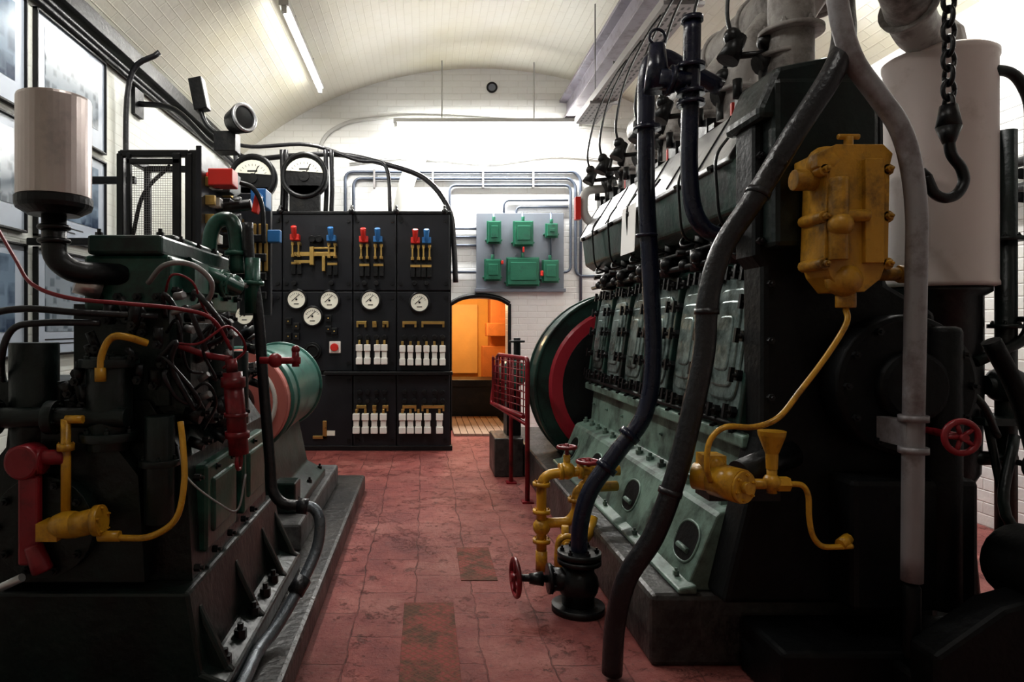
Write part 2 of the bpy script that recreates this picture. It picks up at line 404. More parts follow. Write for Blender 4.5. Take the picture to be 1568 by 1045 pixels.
for i in range(N):
    q = [arcp(i, RAD, FY - .2), arcp(i + 1, RAD, FY - .2), arcp(i + 1, RAD, BY + .25), arcp(i, RAD, BY + .25)]
    vs = [bm.verts.new(p) for p in q]; fc = bm.faces.new(vs); fc.smooth = True
    s0 = th * i / N * RAD; s1 = th * (i + 1) / N * RAD
    for lp, uvv in zip(fc.loops, ((FY, s0), (FY, s1), (BY + .25, s1), (BY + .25, s0))): lp[uvl].uv = uvv
    q2 = [arcp(i, RAD + .25, FY - .2), arcp(i + 1, RAD + .25, FY - .2), arcp(i + 1, RAD + .25, BY + .25), arcp(i, RAD + .25, BY + .25)]
    v2 = [bm.verts.new(p) for p in q2]; bm.faces.new(v2[::-1])
bmesh.ops.remove_doubles(bm, verts=bm.verts, dist=1e-4)
me = D.meshes.new('ceiling'); bm.to_mesh(me); bm.free()
me.materials.append(brickmat('cream_painted_vault_brick', (0.74, 0.73, 0.65), (0, 1), 'UV', 0.28, (0.68, 0.65, 0.50)))
ob = D.objects.new('ceiling', me); bpy.context.scene.collection.objects.link(ob)
w = Obj('wall_back')
pts = [(LW - .1, 0), (.33, 0), (.33, 1.52)]
for i in range(1, 8):
    a = math.pi - math.pi * i / 8; pts.append((.665 + .335 * math.cos(a), 1.52 + .07 * math.sin(a)))
pts += [(1.0, 1.52), (1.0, 0), (RW + .1, 0), (RW + .1, 3.3)]
for i in range(0, 25):
    x = RW - (RW - LW) * i / 24; pts.append((x, vz(x) + .05))
pts += [(LW - .1, 3.3)]
w('w', brickmat('white_painted_brick_back', (0.84, 0.85, 0.85), (0, 2), bstr=.4, warm=(.82, .81, .77))).prism(pts, BY, BY + .25); w.done()
w = Obj('wall_passage'); p = w('shell', orange)
prof = []
for i in range(0, 17):
    a = math.pi - math.pi * i / 16; prof.append((.75 + .75 * math.cos(a), 1.45 + .35 * math.sin(a)))
out = [(x + (.12 if x > .75 else -.12), z + .1) for x, z in prof]
p.prism([(0, 0)] + prof + [(1.5, 0), (1.62, 0)] + out[::-1] + [(-.12, 0)], BY + .26, 11)
p.box(-.12, 1.62, 11, 11.2, 0, 2)
b = w('brick_piers', orbrick, .01)
b.box(1.02, 1.3, 10.5, 11, 0, 1.75); b.box(.88, 1.3, 10.3, 10.6, .2, .95); b.box(.94, 1.3, 10.2, 10.6, 1.1, 1.3)
w('end_panel', opanel).box(.1, .85, 10.94, 11, .5, 1.6)
w.done()
w = Obj('passage_bench'); w('seat', black, .01).box(.02, 1.48, 9.3, 9.9, .42, .52); w('front_panel', black).box(.05, 1.45, 9.35, 9.42, 0, .42); w.done()
w = Obj('floor_boards'); p = w('w', wood, .004)
for i in range(8): p.box(.335 + i * .082, .411 + i * .082, 7.75, 9.25, 0.001, .03)
w.done()
w = Obj('floor_passage'); w('w', plinthm).box(-.12, 1.62, BY + .3, 11.2, -.15, 0); w.done()
cm = checkermat()
for nm, r in (('chequer_plate', (-.09, .13, 1.9, 3.08)), ('chequer_plate.001', (.18, .36, 3.35, 3.85))):
    w = Obj(nm); w('w', cm, .001).box(r[0], r[1], r[2], r[3], 0, .003); w.done()
w = Obj('doorway_shade_edge_1'); w('w', black, .005).box(.29, .33, BY - .02, BY, 0, 1.52).box(1.0, 1.04, BY - .02, BY, 0, 1.52).tube([(.31, BY - .02, 1.52), (.45, BY - .02, 1.59), (.665, BY - .02, 1.62), (.88, BY - .02, 1.59), (1.02, BY - .02, 1.52)], .03); w.done()  # black edge added for the dark shade at the top of the doorway

w = Obj('hoist_beam'); p = w('w', beamm, .004)
p.prism([(1.62, 3.66), (1.82, 3.66), (1.82, 3.69), (1.735, 3.70), (1.735, 3.93), (1.82, 3.94), (1.82, 3.97), (1.62, 3.97), (1.62, 3.94), (1.705, 3.93), (1.705, 3.70), (1.62, 3.69)], FY, BY)
w.done()
w = Obj('cable_tray'); p = w('tray', galv)
p.box(1.52, 1.74, -1, 6.9, 3.295, 3.30).box(1.52, 1.525, -1, 6.9, 3.3, 3.36).box(1.735, 1.74, -1, 6.9, 3.3, 3.36)
p2 = w('slots', black)
for i in range(44):
    for x in (1.56, 1.61, 1.66, 1.70): p2.box(x - .008, x + .008, 3.2 + i * .083, 3.245 + i * .083, 3.2935, 3.296)
p3 = w('hanger_rods', galv)
for y in (0.5, 2.4, 4.3, 6.2): p3.cyl((1.55, y, 3.3), (1.55, y, 4.18), .006, seg=6); p3.cyl((1.72, y, 3.3), (1.72, y, 3.66), .006, seg=6); p3.box(1.5, 1.76, y - .02, y + .02, 3.27, 3.295)
w.done()
def fluoro(name, a, b, power=0, em=None, bodym=None):
    a = V(a); b = V(b); o = Obj(name, (a + b) / 2)
    d = (b - a).normalized()
    side = d.cross(V((0, 0, 1))).normalized()
    o('fixture_body', bodym or condw, .004).obox((a + b) / 2 + V((0, 0, .05)), d, side, (0, 0, 1), (b - a).length / 2 + .03, .04, .022)
    o('tube', em or tubeE).cyl(a, b, .016, seg=12)
    e = o('end_caps', condw); e.box(a.x - .02, a.x + .02, a.y - .02, a.y + .02, a.z - .02, a.z + .04); e.box(b.x - .02, b.x + .02, b.y - .02, b.y + .02, b.z - .02, b.z + .04)
    r = o('hanger_rods', condw)
    for t in (.25, .75):
        q = a.lerp(b, t); r.cyl(q + V((0, 0, .05)), (q.x, q.y, vz(q.x)), .008, seg=8)
    o.done()
    if power:
        l = D.lights.new(name + '_light', 'AREA'); l.shape = 'RECTANGLE'; l.size = (b - a).length; l.size_y = .08; l.energy = power; l.color = (1, .985, .95)
        lo = D.objects.new(name + '_light', l); lo.location = (a + b) / 2 + V((0, 0, -.03))
        lo.rotation_euler = (0, 0, math.atan2(d.y, d.x)); bpy.context.scene.collection.objects.link(lo)
fluoro('fluorescent_lamp', (-1.13, 5.5, 3.80), (-1.13, 7.4, 3.80), power=30, em=tubeE2)
fluoro('fluorescent_lamp.001', (-.33, 7.9, 3.58), (1.8, 7.9, 3.58), power=80)
fluoro('fluorescent_lamp.002', (-1.13, 2.6, 3.80), (-1.13, 4.4, 3.80), power=30, em=tubeE2)
fluoro('fluorescent_lamp.003', (2.7, 3.2, 3.68), (2.7, 5.0, 3.68), power=35)
fluoro('added_fill_lamp', (.7, .0, 4.1), (.7, 1.5, 4.1), power=8, em=tubeE2)  # added fill lamp, out of view overhead, brightens surfaces facing the viewpoint

w = Obj('round_wall_vent', (.81, BY, 4.12)); w('rim', black).ring((.81, BY - .01, 4.12), (0, 1, 0), .055, .012); w('grille', panelg).cyl((.81, BY - .012, 4.12), (.81, BY, 4.12), .05); w.done()

w = Obj('wall_conduit_run'); p = w('conduits', conduit); yb = BY - .03
p.pipe([(-.95, yb, 2.0), (-.95, yb, 3.10), (1.80, yb, 3.10), (1.87, yb, 3.02), (1.87, yb, 1.3)], .018, .1)
p.pipe([(-.85, yb, 2.0), (-.85, yb, 3.02), (1.74, yb, 3.02), (1.81, yb, 2.94), (1.81, yb, 1.85), (2.3, yb, 1.85)], .018, .1)
p.pipe([(.30, yb, 1.75), (.30, yb, 2.94), (1.75, yb, 2.94), (1.75, yb, 1.9), (.30, yb, 1.9)], .016, .08)
p.pipe([(.95, yb, 2.55), (.95, yb, 2.76), (1.72, yb, 2.76)], .014, .08)
p.pipe([(1.1, yb, 2.55), (1.1, yb, 2.68), (1.72, yb, 2.68)], .014, .06)
for z in (2.22, 2.32, 2.42): p.pipe([(.30, yb, z), (.64, yb, z)], .014)
p.pipe([(1.87, yb, 1.3), (1.87, yb, .9)], .018)
p2 = w('thin_cables', condw)
p2.tube([(-.9, yb, 3.2), (-.2, yb, 3.28), (.8, yb, 3.22), (1.6, yb, 3.3), (2.6, yb, 3.2)], .012)
p2.tube([(-1.3, yb, 2.7), (-1.25, yb, 3.4), (-1.0, yb, 3.66), (-.6, yb, 3.74), (0, yb, 3.76), (1.2, yb, 3.70), (2.9, yb, 3.55)], .022)
p2.tube([(-.3, yb, 2.5), (-.2, yb, 3.0), (.0, yb, 3.4), (.05, yb, 3.56)], .10)
p3 = w('saddle_clips', galv)
for x in (-.6, 0.1, .7, 1.3): p3.box(x - .012, x + .012, yb - .024, BY, 2.91, 3.13)
w.done()

w = Obj('switchgear_backboard', (1.14, BY, 2.1)); p = w('backboard', panelg, .004); p.box(.62, 1.66, BY - .07, BY, 1.70, 2.60)
p.box(.60, 1.68, BY - .10, BY, 1.66, 1.70)
g = w('green_switch_boxes', green, .012)
for (x0, x1, z0, z1) in ((.75, .89, 2.24, 2.48), (1.06, 1.27, 2.21, 2.48), (1.44, 1.56, 2.31, 2.45), (.72, .89, 1.80, 2.03), (.98, 1.34, 1.74, 2.05), (1.4, 1.57, 1.78, 2.02)):
    g.box(x0, x1, BY - .2, BY - .07, z0, z1); g.box(x0 - .015, x1 + .015, BY - .15, BY - .13, z0 - .015, z1 + .015)
    cx = (x0 + x1) / 2; g.cyl((cx, BY - .13, z1), (cx, BY - .13, z1 + .07), .02, seg=10)
    g.box(x0 + .03, x1 - .03, BY - .215, BY - .2, z0 + .05, z1 - .05)
    for xx in (x0 - .02, x1 + .02): g.cyl((xx, BY - .14, z0 + .03), (xx, BY - .07, z0 + .03), .012, seg=8)
g.cyl((.98, BY - .14, 2.0), (1.34, BY - .14, 2.0), .05)
r = w('red_switch_levers', redb, .004)
r.box(1.36, 1.39, BY - .23, BY - .17, 1.84, 1.9); r.box(.90, .925, BY - .22, BY - .16, 1.98, 2.02); r.box(1.15, 1.17, BY - .22, BY - .2, 2.12, 2.18)
c = w('small_conduits', conduit)
for x in (.82, 1.16, 1.5): c.pipe([(x, BY - .1, 2.05), (x, BY - .1, 2.6)], .012)
w.done()

# ================================================================== SWITCHBOARD
SY = 6.87
sb = Obj('electrical_switchboard', (-.7, 7.0, 0))
pn = sb('slate_panels', slate, .008)
cols = [(-2.05, -1.745), (-1.735, -1.435), (-1.425, -.725), (-.715, -.285), (-.275, .255)]
for x0, x1 in cols:
    pn.box(x0, x1, SY, SY + .05, .80, 1.60); pn.box(x0, x1, SY, SY + .05, 1.61, 2.38)
    pn.box(x0, x1, SY, SY + .05, .04, .76)
fr = sb('steel_frame', black, .005)
fr.box(-2.06, .27, SY + .05, SY + .09, 0, 2.40)
fr.box(-2.06, -2.0, SY + .05, SY + .6, 0, 2.4).box(.22, .27, SY + .05, SY + .6, 0, 2.4)
fr.box(-1.0, .28, SY - .10, SY, .765, .80); fr.box(-2.06, .28, SY - .02, SY + .1, 0, .05)
fr.box(-2.06, .27, SY - .01, SY + .1, 2.38, 2.41)
bo = sb('panel_bolts', black)
for x0, x1 in cols:
    for z in (.1, .7, .88, 1.54, 1.68, 2.31):
        for x in (x0 + .04, x1 - .04): bo.cyl((x, SY - .015, z), (x, SY, z), .02, seg=10)
for x in (-1.43, -.72, -.28, .2):
    bo.tube([(x, SY, 2.40), (x, SY - .04, 2.44), (x, SY - .10, 2.44), (x, SY - .13, 2.40)], .014, 8); bo.ball((x, SY - .13, 2.385), .03)
bz = sb('meter_bezels', black); fa = sb('meter_faces', face); nd = sb('meter_needles', black); br_ = sb('brass_fittings', brass, .002)
def gauge(x, z, r, y=SY):
    bz.lathe((x, y, z), (0, -1, 0), [(r, 0), (r * 1.08, .02), (r * 1.08, .05), (r * .9, .055), (r * .86, .045), (r * .2, .045), (0, .045)])
    fa.cyl((x, y - .046, z), (x, y - .0485, z), r * .88, seg=26)
    nd.obox((x - r * .1, y - .050, z + r * .15), (1, 0, .9), (0, 1, 0), (-.9, 0, 1), r * .5, .0015, r * .03)
    nd.cyl((x, y - .049, z), (x, y - .054, z), r * .10, seg=10)
    nd.obox((x, y - .0495, z - r * .45), (1, 0, 0), (0, 1, 0), (0, 0, 1), r * .25, .001, r * .04)
    for k in range(9):
        a = math.radians(30 + 120 * k / 8); q = V((x + math.cos(a) * r * .68, y - .0495, z - r * .1 + math.sin(a) * r * .68))
        nd.obox(q, (math.cos(a), 0, math.sin(a)), (0, 1, 0), (-math.sin(a), 0, math.cos(a)), r * .08, .001, r * .02)
for x, z in ((-1.28, 1.52), (-.95, 1.51), (-1.12, 1.35), (-.54, 1.51), (-.05, 1.49), (-1.62, 1.52), (-1.80, 1.36)): gauge(x, z, .10)
hr = sb('red_switch_handles', redb, .006); hb = sb('blue_switch_handles', blueb, .006)
def knife(x, z, hp):
    for dx in (-.03, .03):
        br_.box(x + dx - .008, x + dx + .008, SY - .10, SY - .06, z - .16, z - .02)
        br_.box(x + dx - .015, x + dx + .015, SY - .09, SY, z - .05, z - .02)
        br_.box(x + dx - .015, x + dx + .015, SY - .09, SY, z - .17, z - .14)
    hp.box(x - .045, x + .045, SY - .16, SY - .06, z - .01, z + .05); hp.cyl((x, SY - .14, z), (x, SY - .20, z + .12), .022, .03, 10)
bk = sb('black_bakelite_switches', black, .006)
for x, z, h in ((-1.28, 2.11, hr), (-.92, 2.10, hb), (-.60, 2.09, hr), (-.46, 2.09, hb), (-.09, 2.08, hr), (.02, 2.08, hb), (-1.62, 2.18, hb)):
    knife(x, z, h)
    for dx in (-.03, .03): bk.box(x + dx - .022, x + dx + .022, SY - .05, SY, z - .34, z - .2)
    br_.box(x - .05, x + .05, SY - .06, SY - .04, z - .24, z - .215)
br_.box(-1.30, -.88, SY - .08, SY - .05, 1.95, 1.99); br_.box(-1.14, -1.10, SY - .1, SY, 1.86, 2.04); br_.box(-1.02, -.99, SY - .08, SY, 1.80, 1.95)
br_.box(-1.3, -1.12, SY - .07, SY - .05, 1.88, 1.91); br_.box(-1.1, -.9, SY - .07, SY - .05, 2.02, 2.04)
for x in (-1.12, -1.05): bk.cyl((x, SY, 2.12), (x, SY - .09, 2.12), .035)
for x in (-1.3, -.93, -.6, -.48, -.1, .02): bk.cyl((x, SY, 1.68), (x, SY - .08, 1.68), .025, seg=10)
for x, z in ((-1.36, 1.15), (-1.28, 1.15), (-1.28, 1.25), (-.96, 1.22), (-.96, 1.33), (-.9, 1.2), (-1.36, 1.3)): bk.box(x - .03, x + .03, SY - .06, SY, z - .035, z + .035); br_.cyl((x, SY - .06, z), (x, SY - .07, z), .008, seg=6)
bk.cyl((-1.12, SY, 1.0), (-1.12, SY - .06, 1.0), .09); bk.ring((-1.12, SY - .07, 1.0), (0, 1, 0), .06, .012)
ce = sb('ceramic_fuse_carriers', ceram, .006)
def fuse(x, z, w=.05, h=.20):
    ce.box(x - w / 2, x + w / 2, SY - .09, SY - .02, z - h / 2, z - h * .16); ce.box(x - w / 2, x + w / 2, SY - .09, SY - .02, z + h * .16, z + h / 2)
    ce.box(x - w * .40, x + w * .40, SY - .075, SY - .03, z - h * .2, z + h * .2)
    br_.box(x - .012, x + .012, SY - .06, SY, z + h / 2, z + h / 2 + .04)
for x in (-.65, -.57, -.47, -.40): fuse(x, .97, .065)
for x in (-.22, -.14, -.06, .02, .10, .18): fuse(x, .96, .06)
for x in (-.68, -.59, -.50, -.41): fuse(x, .28, .07)
for x in (-.22, -.14, -.06, .03, .15): fuse(x, .28, .07)
for z in (1.27, .43):
    for x0, x1 in ((-.68, -.58), (-.52, -.48), (-.42, -.36), (-.22, -.08), (-.03, .2)):
        br_.box(x0, x1, SY - .06, SY - .04, z, z + .03); br_.box(x0, x0 + .02, SY - .05, SY, z - .03, z + .03); br_.box(x1 - .02, x1, SY - .05, SY, z - .03, z + .03)
for z in (1.14, .50, .59):
    for x in (-.65, -.57, -.48, -.4, -.2, -.1, 0, .1, .18): bk.cyl((x, SY, z), (x, SY - .05, z), .026, seg=10)
ce.box(-.955, -.84, SY - .03, SY, .98, 1.10); hr.cyl((-.90, SY - .03, 1.04), (-.90, SY - .07, 1.04), .04)
fa.box(-1.0, -.9, SY - .012, SY, .15, .2); br_.box(-1.12, -.98, SY - .03, SY, .12, .15); br_.box(-1.02, -.98, SY - .03, SY, .12, .3)
for x, z in ((-1.73, 2.75), (-1.21, 2.77)):
    bz.box(x - .15, x + .15, SY, SY + .1, z - .38, z - .1); bz.cyl((x, SY + .1, z), (x, SY, z), .235, seg=36)
    bz.ring((x, SY - .005, z), (0, 1, 0), .215, .025, 36)
    fa.poly([(x + math.cos(math.radians(a)) * .19, SY - .004, z + math.sin(math.radians(a)) * .175) for a in range(8, 173, 12)], (0, -.006, 0))
    for k in range(11):
        a = math.radians(20 + 14 * k); q = V((x + math.cos(a) * .14, SY - .0105, z + math.sin(a) * .125)); nd.obox(q, (math.cos(a), 0, math.sin(a)), (0, 1, 0), (-math.sin(a), 0, math.cos(a)), .010, .001, .002)
    nd.obox((x + .03, SY - .012, z + .05), (.5, 0, 1), (0, 1, 0), (1, 0, -.5), .07, .002, .004)
    bz.cyl((x, SY - .001, z - .01), (x, SY - .02, z - .01), .05); nd.box(x - .05, x + .05, SY - .012, SY - .009, z + .055, z + .07)
sb.done()

# ================================================================== PICTURES
k = 0
for (y0, y1) in ((2.92, 3.74), (3.83, 4.67)):
    for (z0, z1) in ((2.42, 3.05), (1.76, 2.37), (1.08, 1.70)):
        w = Obj('framed_photograph' + ('' if k == 0 else '.%03d' % k), (LW, (y0 + y1) / 2, (z0 + z1) / 2))
        fr = w('frame', black, .003)
        fr.box(LW, LW + .03, y0, y1, z0, z0 + .014).box(LW, LW + .03, y0, y1, z1 - .014, z1).box(LW, LW + .03, y0, y0 + .014, z0, z1).box(LW, LW + .03, y1 - .014, y1, z0, z1)
        w('mount', matb).box(LW, LW + .015, y0 + .014, y1 - .014, z0 + .014, z1 - .014)
        w('print', photo1 if k % 2 else photo2).box(LW, LW + .017, y0 + .1, y1 - .1, z0 + .14, z1 - .07)
        t = w('caption', black)
        for j in range(2): t.box(LW, LW + .0165, y0 + .1, y1 - .3 - .1 * (j % 2), z0 + .09 - j * .025, z0 + .097 - j * .025)
        w.done(); k += 1

w = Obj('wall_cable_trunking'); p = w('trunk', black, .004)
p.box(LW, LW + .09, FY, 7.3, 3.17, 3.28); p2 = w('cables', rubber)
for j, (dx, z) in enumerate(((.03, 3.13), (.03, 3.085))): p2.tube([(LW + dx, FY, z), (LW + dx, 2, z + .01), (LW + dx, 5, z - .01), (LW + dx, 7.3, z), (LW + .1, 7.8, z - .1)], .02)
p2.tube([(LW + .05, 7.3, 3.24), (-1.9, 7.3, 3.05), (-1.4, 7.2, 3.05), (-.9, 7.15, 3.05), (-.45, 7.1, 2.95), (0, 7.05, 2.78), (.25, 7.0, 2.45), (.3, 7.0, 2.1), (.32, 7.0, 1.7)], .028)
p2.tube([(LW + .05, 7.1, 3.2), (-1.8, 7.1, 3.12), (-1.2, 7.1, 3.14), (-.7, 7.1, 2.98), (-.4, 7.05, 2.9), (-.35, 7.0, 2.4)], .02)
for x in (-1.95, -1.47, -1.43, -1.02, -.96): p2.tube([(x, 7.04, 3.07), (x + .01, 7.04, 2.7), (x, 7.04, 2.41)], .024)
p2.tube([(-1.9, 4.9, 3.22), (-2.12, 4.9, 3.0), (-2.14, 4.9, 2.0), (-2.14, 4.9, .05)], .02)
w.done()
w = Obj('wall_floodlight', (-1.36, 5, 2.7)); p = w('housing', black, .006)
p.lathe((-1.45, 5.1, 2.76), (.75, -.6, .1), [(.05, 0), (.085, .04), (.10, .12), (.11, .16), (.11, .17), (.1, .165), (0, .165)], 24)
w('reflector_glass', silver).ring((-1.45 + .75 * .18, 5.1 - .6 * .18, 2.78), (.75, -.6, .1), .095, .014)
b2 = w('bracket_arm', black); b2.tube([(-2.2, 5.2, 2.95), (-1.9, 5.2, 2.9), (-1.6, 5.15, 2.62), (-1.5, 5.12, 2.68)], .022, 8); b2.box(-2.2, -2.17, 5.12, 5.28, 2.85, 3.05)
p.box(-1.56, -1.40, 5.05, 5.2, 2.55, 2.70); p.obox((-1.68, 5.1, 2.98), (1, 0, .2), (0, 1, 0), (-.2, 0, 1), .05, .05, .12); p.tube([(-1.68, 5.1, 2.88), (-1.62, 5.1, 2.75), (-1.5, 5.1, 2.66)], .02, 8)
w.done()

# ================================================================== RIGHT: ENGINE PLINTH
w = Obj('engine_plinth'); p = w('w', plinthm, .02)
p.box(.83, 1.88, 2.5, 6.7, 0, .265); w.done()

# ================================================================== MAIN DIESEL ENGINE
E = Obj('diesel_engine', (1.6, 3.8, .265))
bed = E('bedplate', sage, .008)
bed.prism([(.97, .265), (1.085, .54), (1.10, .555), (1.20, .585), (1.22, .80), (1.55, .80), (1.75, .58), (1.84, .265)], 2.54, 4.92)
bed.prism([(1.165, .80), (1.165, .845), (1.23, .87), (1.5, .87), (1.5, .80)], 2.5, 4.95)
bed.prism([(.93, .266), (.93, .285), (1.0, .30), (1.0, .266)], 2.5, 4.96)
ho = E('bedplate_opening_shade', blackf); rim = E('bedplate_opening_rims', sage)
sl = V((.115, 0, .275)).normalized(); nrm = V((-.275, 0, .115)).normalized()
for y in (2.68, 3.4, 4.12, 4.72):
    c = V((.97, y, .265)) + sl * .155 + nrm * .001
    pts = []
    for i in range(20):
        a = 2 * math.pi * i / 20; ca, sa = math.cos(a), math.sin(a)
        pts.append(c + V((0, 1, 0)) * (.10 * math.copysign(abs(ca) ** .8, ca)) + sl * (.078 * math.copysign(abs(sa) ** .8, sa)))
    ho.poly([q for q in pts], nrm * .002)  # no real hole: flat black disc stands in for the shaded recess
    rim.tube(pts + [pts[0]], .006, 6)
    stp = E('bedplate_opening_pipes', sage)
    stp.cyl(c + nrm * .003 - sl * .03 - V((0, .05, 0)), c + nrm * .003 - sl * .03 + V((0, .05, 0)), .012, seg=8)
bb = E('bedplate_bolts', sage)
for i in range(14):
    y = 2.62 + i * .172; bb.bolt((1.15, y, .565), (0, 0, 1), .02, .022)
    if i % 2: bb.bolt((1.213, y, .70), (-1, 0, .1), .01, .01)
    if i % 3 == 0: bb.bolt((.965, y, .30), (0, 0, 1), .012, .012)
cc = E('crankcase', dgreen, .006)
cc.prism([(1.20, .86), (1.29, 1.50), (1.31, 1.52), (1.62, 1.52), (1.72, .86)], 2.54, 4.9)
su = V((.09, 0, .64)).normalized(); sn = V((-.64, 0, .09)).normalized()
def fp(y, h, off=0): return V((1.20, y, .86)) + su * h + sn * off
dr = E('crankcase_doors', doorm, .008); stud = E('door_clamp_studs', black); rib = E('crankcase_ribs', dgreen, .006)
nd_ = 6; dw = 2.36 / nd_
for i in range(nd_):
    yc = 2.54 + dw * (i + .5)
    pts = []
    for j in range(24):
        a = 2 * math.pi * j / 24; ca, sa = math.cos(a), math.sin(a)
        pts.append(fp(yc + .165 * math.copysign(abs(ca) ** .35, ca), .32 + .28 * math.copysign(abs(sa) ** .35, sa), 0))
    dr.poly(pts, sn * .022)
    for s_, o_ in ((.20, .034), (.38, .044), (.6, .05)):
        pts2 = [q + (fp(yc, .32) - q) * s_ + sn * .018 for q in pts]; dr.poly(pts2, sn * (o_ - .018))
    rib.obox(fp(yc - dw / 2, .32, .01), (0, 1, 0), su, sn, .014, .31, .03)
    for (dy, h) in ((-.14, .06), (-.15, .2), (-.15, .35), (-.15, .48), (-.13, .59), (0, .6), (.14, .06), (.15, .2), (.15, .35), (.15, .48), (.13, .59), (0, .05), (-.07, .6), (.07, .05)):
        q = fp(yc + dy, h, .022); stud.cyl(q, q + sn * .045, .011, seg=8); stud.cyl(q + sn * .008, q + sn * .028, .024, seg=6, smooth=False)
        stud.obox(q + sn * .045, su, (0, 1, 0), sn, .028, .009, .008)
rib.obox(fp(4.9, .32, .01), (0, 1, 0), su, sn, .018, .31, .02)
stud.cyl((1.175, 2.5, .875), (1.175, 4.95, .875), .012)
for i in range(14): stud.bolt((1.18, 2.6 + i * .17, .85), (-1, 0, 0), .012, .012)
cb = E('cylinder_block', blackg, .008); cb.box(1.33, 1.62, 2.55, 4.95, 1.5, 1.7)
fpump = E('fuel_pumps', black)
for i in range(nd_):
    yc = 2.54 + dw * (i + .5)
    fpump.cyl((1.27, yc, 1.50), (1.27, yc, 1.60), .05, seg=14); fpump.cyl((1.27, yc, 1.60), (1.27, yc, 1.68), .03, seg=12)
    fpump.ball((1.22, yc - .09, 1.56), .035); fpump.cyl((1.20, yc - .09, 1.52), (1.31, yc - .09, 1.60), .016, seg=8)
    fpump.tube([(1.27, yc, 1.64), (1.20, yc + .03, 1.62), (1.22, yc + .1, 1.66), (1.28, yc + .1, 1.72)], .008, 6)
    fpump.ball((1.23, yc + .1, 1.54), .028); fpump.cyl((1.2, yc + .12, 1.60), (1.33, yc + .12, 1.60), .014, seg=8)
    fpump.tube([(1.25, yc - .05, 1.62), (1.17, yc - .05, 1.66), (1.15, yc - .05, 1.80), (1.15, yc - .05, 1.92), (1.2, yc - .05, 2.0)], .006, 6)
fpump.cyl((1.235, 2.5, 1.53), (1.235, 5.0, 1.53), .015); fpump.cyl((1.25, 2.4, 1.60), (1.25, 5.0, 1.60), .012)
cs = E('valve_gear_casing', dgreen, .012)
cs.prism([(1.26, 1.66), (1.20, 1.70), (1.18, 1.88), (1.19, 1.90), (1.62, 1.9), (1.62, 1.66)], 2.56, 5.1)
cv = E('silver_top_cover', silver, .006)
cv.prism([(1.165, 1.885), (1.165, 1.905), (1.315, 2.15), (1.335, 2.16), (1.62, 2.16), (1.62, 1.885)], 2.62, 5.12)
cw = E('cover_hinges_and_clips', black)
for i in range(7):
    y = 2.75 + i * .37; cw.cyl((1.165, y, 1.89), (1.145, y, 1.88), .014, seg=8); cw.box(1.31, 1.36, y - .03, y + .03, 2.15, 2.175)
    cw.obox((1.238, y + .17, 2.03), (0, 1, 0), (.15, 0, .245), (-.245, 0, .15), .003, .14, .003)
E('paper_notice', paper).poly([(1.145, 3.72, 1.66), (1.145, 3.98, 1.66), (1.155, 3.98, 1.93), (1.155, 3.72, 1.93)], (-.002, 0, 0))
ex = E('exhaust_manifold', greyl)
ex.cyl((1.66, 2.62, 2.72), (1.66, 5.15, 2.72), .135, seg=26)
for i in range(nd_):
    y = 2.54 + dw * (i + .5)
    ex.tube([(1.44, y, 2.12), (1.44, y, 2.30), (1.48, y, 2.48), (1.60, y, 2.66)], .072, 14)
    ex.flange((1.44, y, 2.18), (0, 0, 1), .10); ex.flange((1.44, y, 2.33), (0, .02, 1), .095)
    ex.ring((1.66, y + dw / 2, 2.72), (0, 1, 0), .14, .012)
ex.tube([(1.46, 2.72, 2.16), (1.46, 2.72, 2.5), (1.48, 2.74, 2.9), (1.52, 2.8, 3.24), (1.40, 2.8, 3.45), (1.38, 2.8, 4.23)], .085, 16)
ex.flange((1.46, 2.72, 2.42), (0, 0, 1), .12); ex.flange((1.46, 2.72, 2.20), (0, 0, 1), .12)
ex.tube([(1.66, 2.75, 2.72), (1.72, 2.6, 2.66), (1.85, 2.65, 2.58), (2.05, 2.85, 2.50), (2.26, 3.0, 2.5)], .085, 14); ex.flange((1.95, 2.75, 2.54), (1, .6, -.3), .11, .02, 8)
ex.lathe((2.26, 3.0, 2.42), (0, 0, 1), [(.1, 0), (.1, .06), (.09, .12), (.06, .16), (0, .17)], 20)
ij = E('injectors_and_valves', black); ijr = E('red_taps', redb, .003); wr = E('injector_leads', rubber)
for i, y in enumerate((2.75, 3.15, 3.55, 3.95, 4.35, 4.75, 5.1)):
    ij.cyl((1.38, y, 2.15), (1.38, y, 2.30), .032, seg=12); ij.cyl((1.34, y, 2.30), (1.42, y, 2.34), .04, seg=12)
    ij.cyl((1.26, y, 2.34), (1.46, y, 2.36), .014, seg=8); ij.cyl((1.22, y, 2.32), (1.27, y, 2.42), .045, .03, 12); ij.ball((1.24, y, 2.42), .034)
    ij.ball((1.38, y, 2.40), .04); ij.cyl((1.38, y, 2.40), (1.40, y, 2.52), .012, seg=8)
    wr.tube([(1.24, y, 2.40), (1.22, y, 2.55), (1.30, y + .05, 2.85), (1.45, y + .1, 3.15), (1.54, y + .1, 3.28)], .008, 6)
    ij.box(1.34, 1.46, y + .09, y + .20, 2.15, 2.24); ij.cyl((1.33, y + .15, 2.22), (1.33, y + .15, 2.30), .02, seg=8)
    ijr.box(1.355, 1.40, y - .14, y - .12, 2.17, 2.24)
ex2 = E('white_elbow_pipe', condw); ex2.pipe([(1.30, 5.15, 2.0), (1.2, 5.15, 2.08), (1.2, 5.15, 2.28), (1.6, 5.15, 2.30)], .032, .08)
ijr.box(1.13, 1.17, 5.1, 5.16, 2.05, 2.22)
tc_ = E('timing_case', blackf, .02)
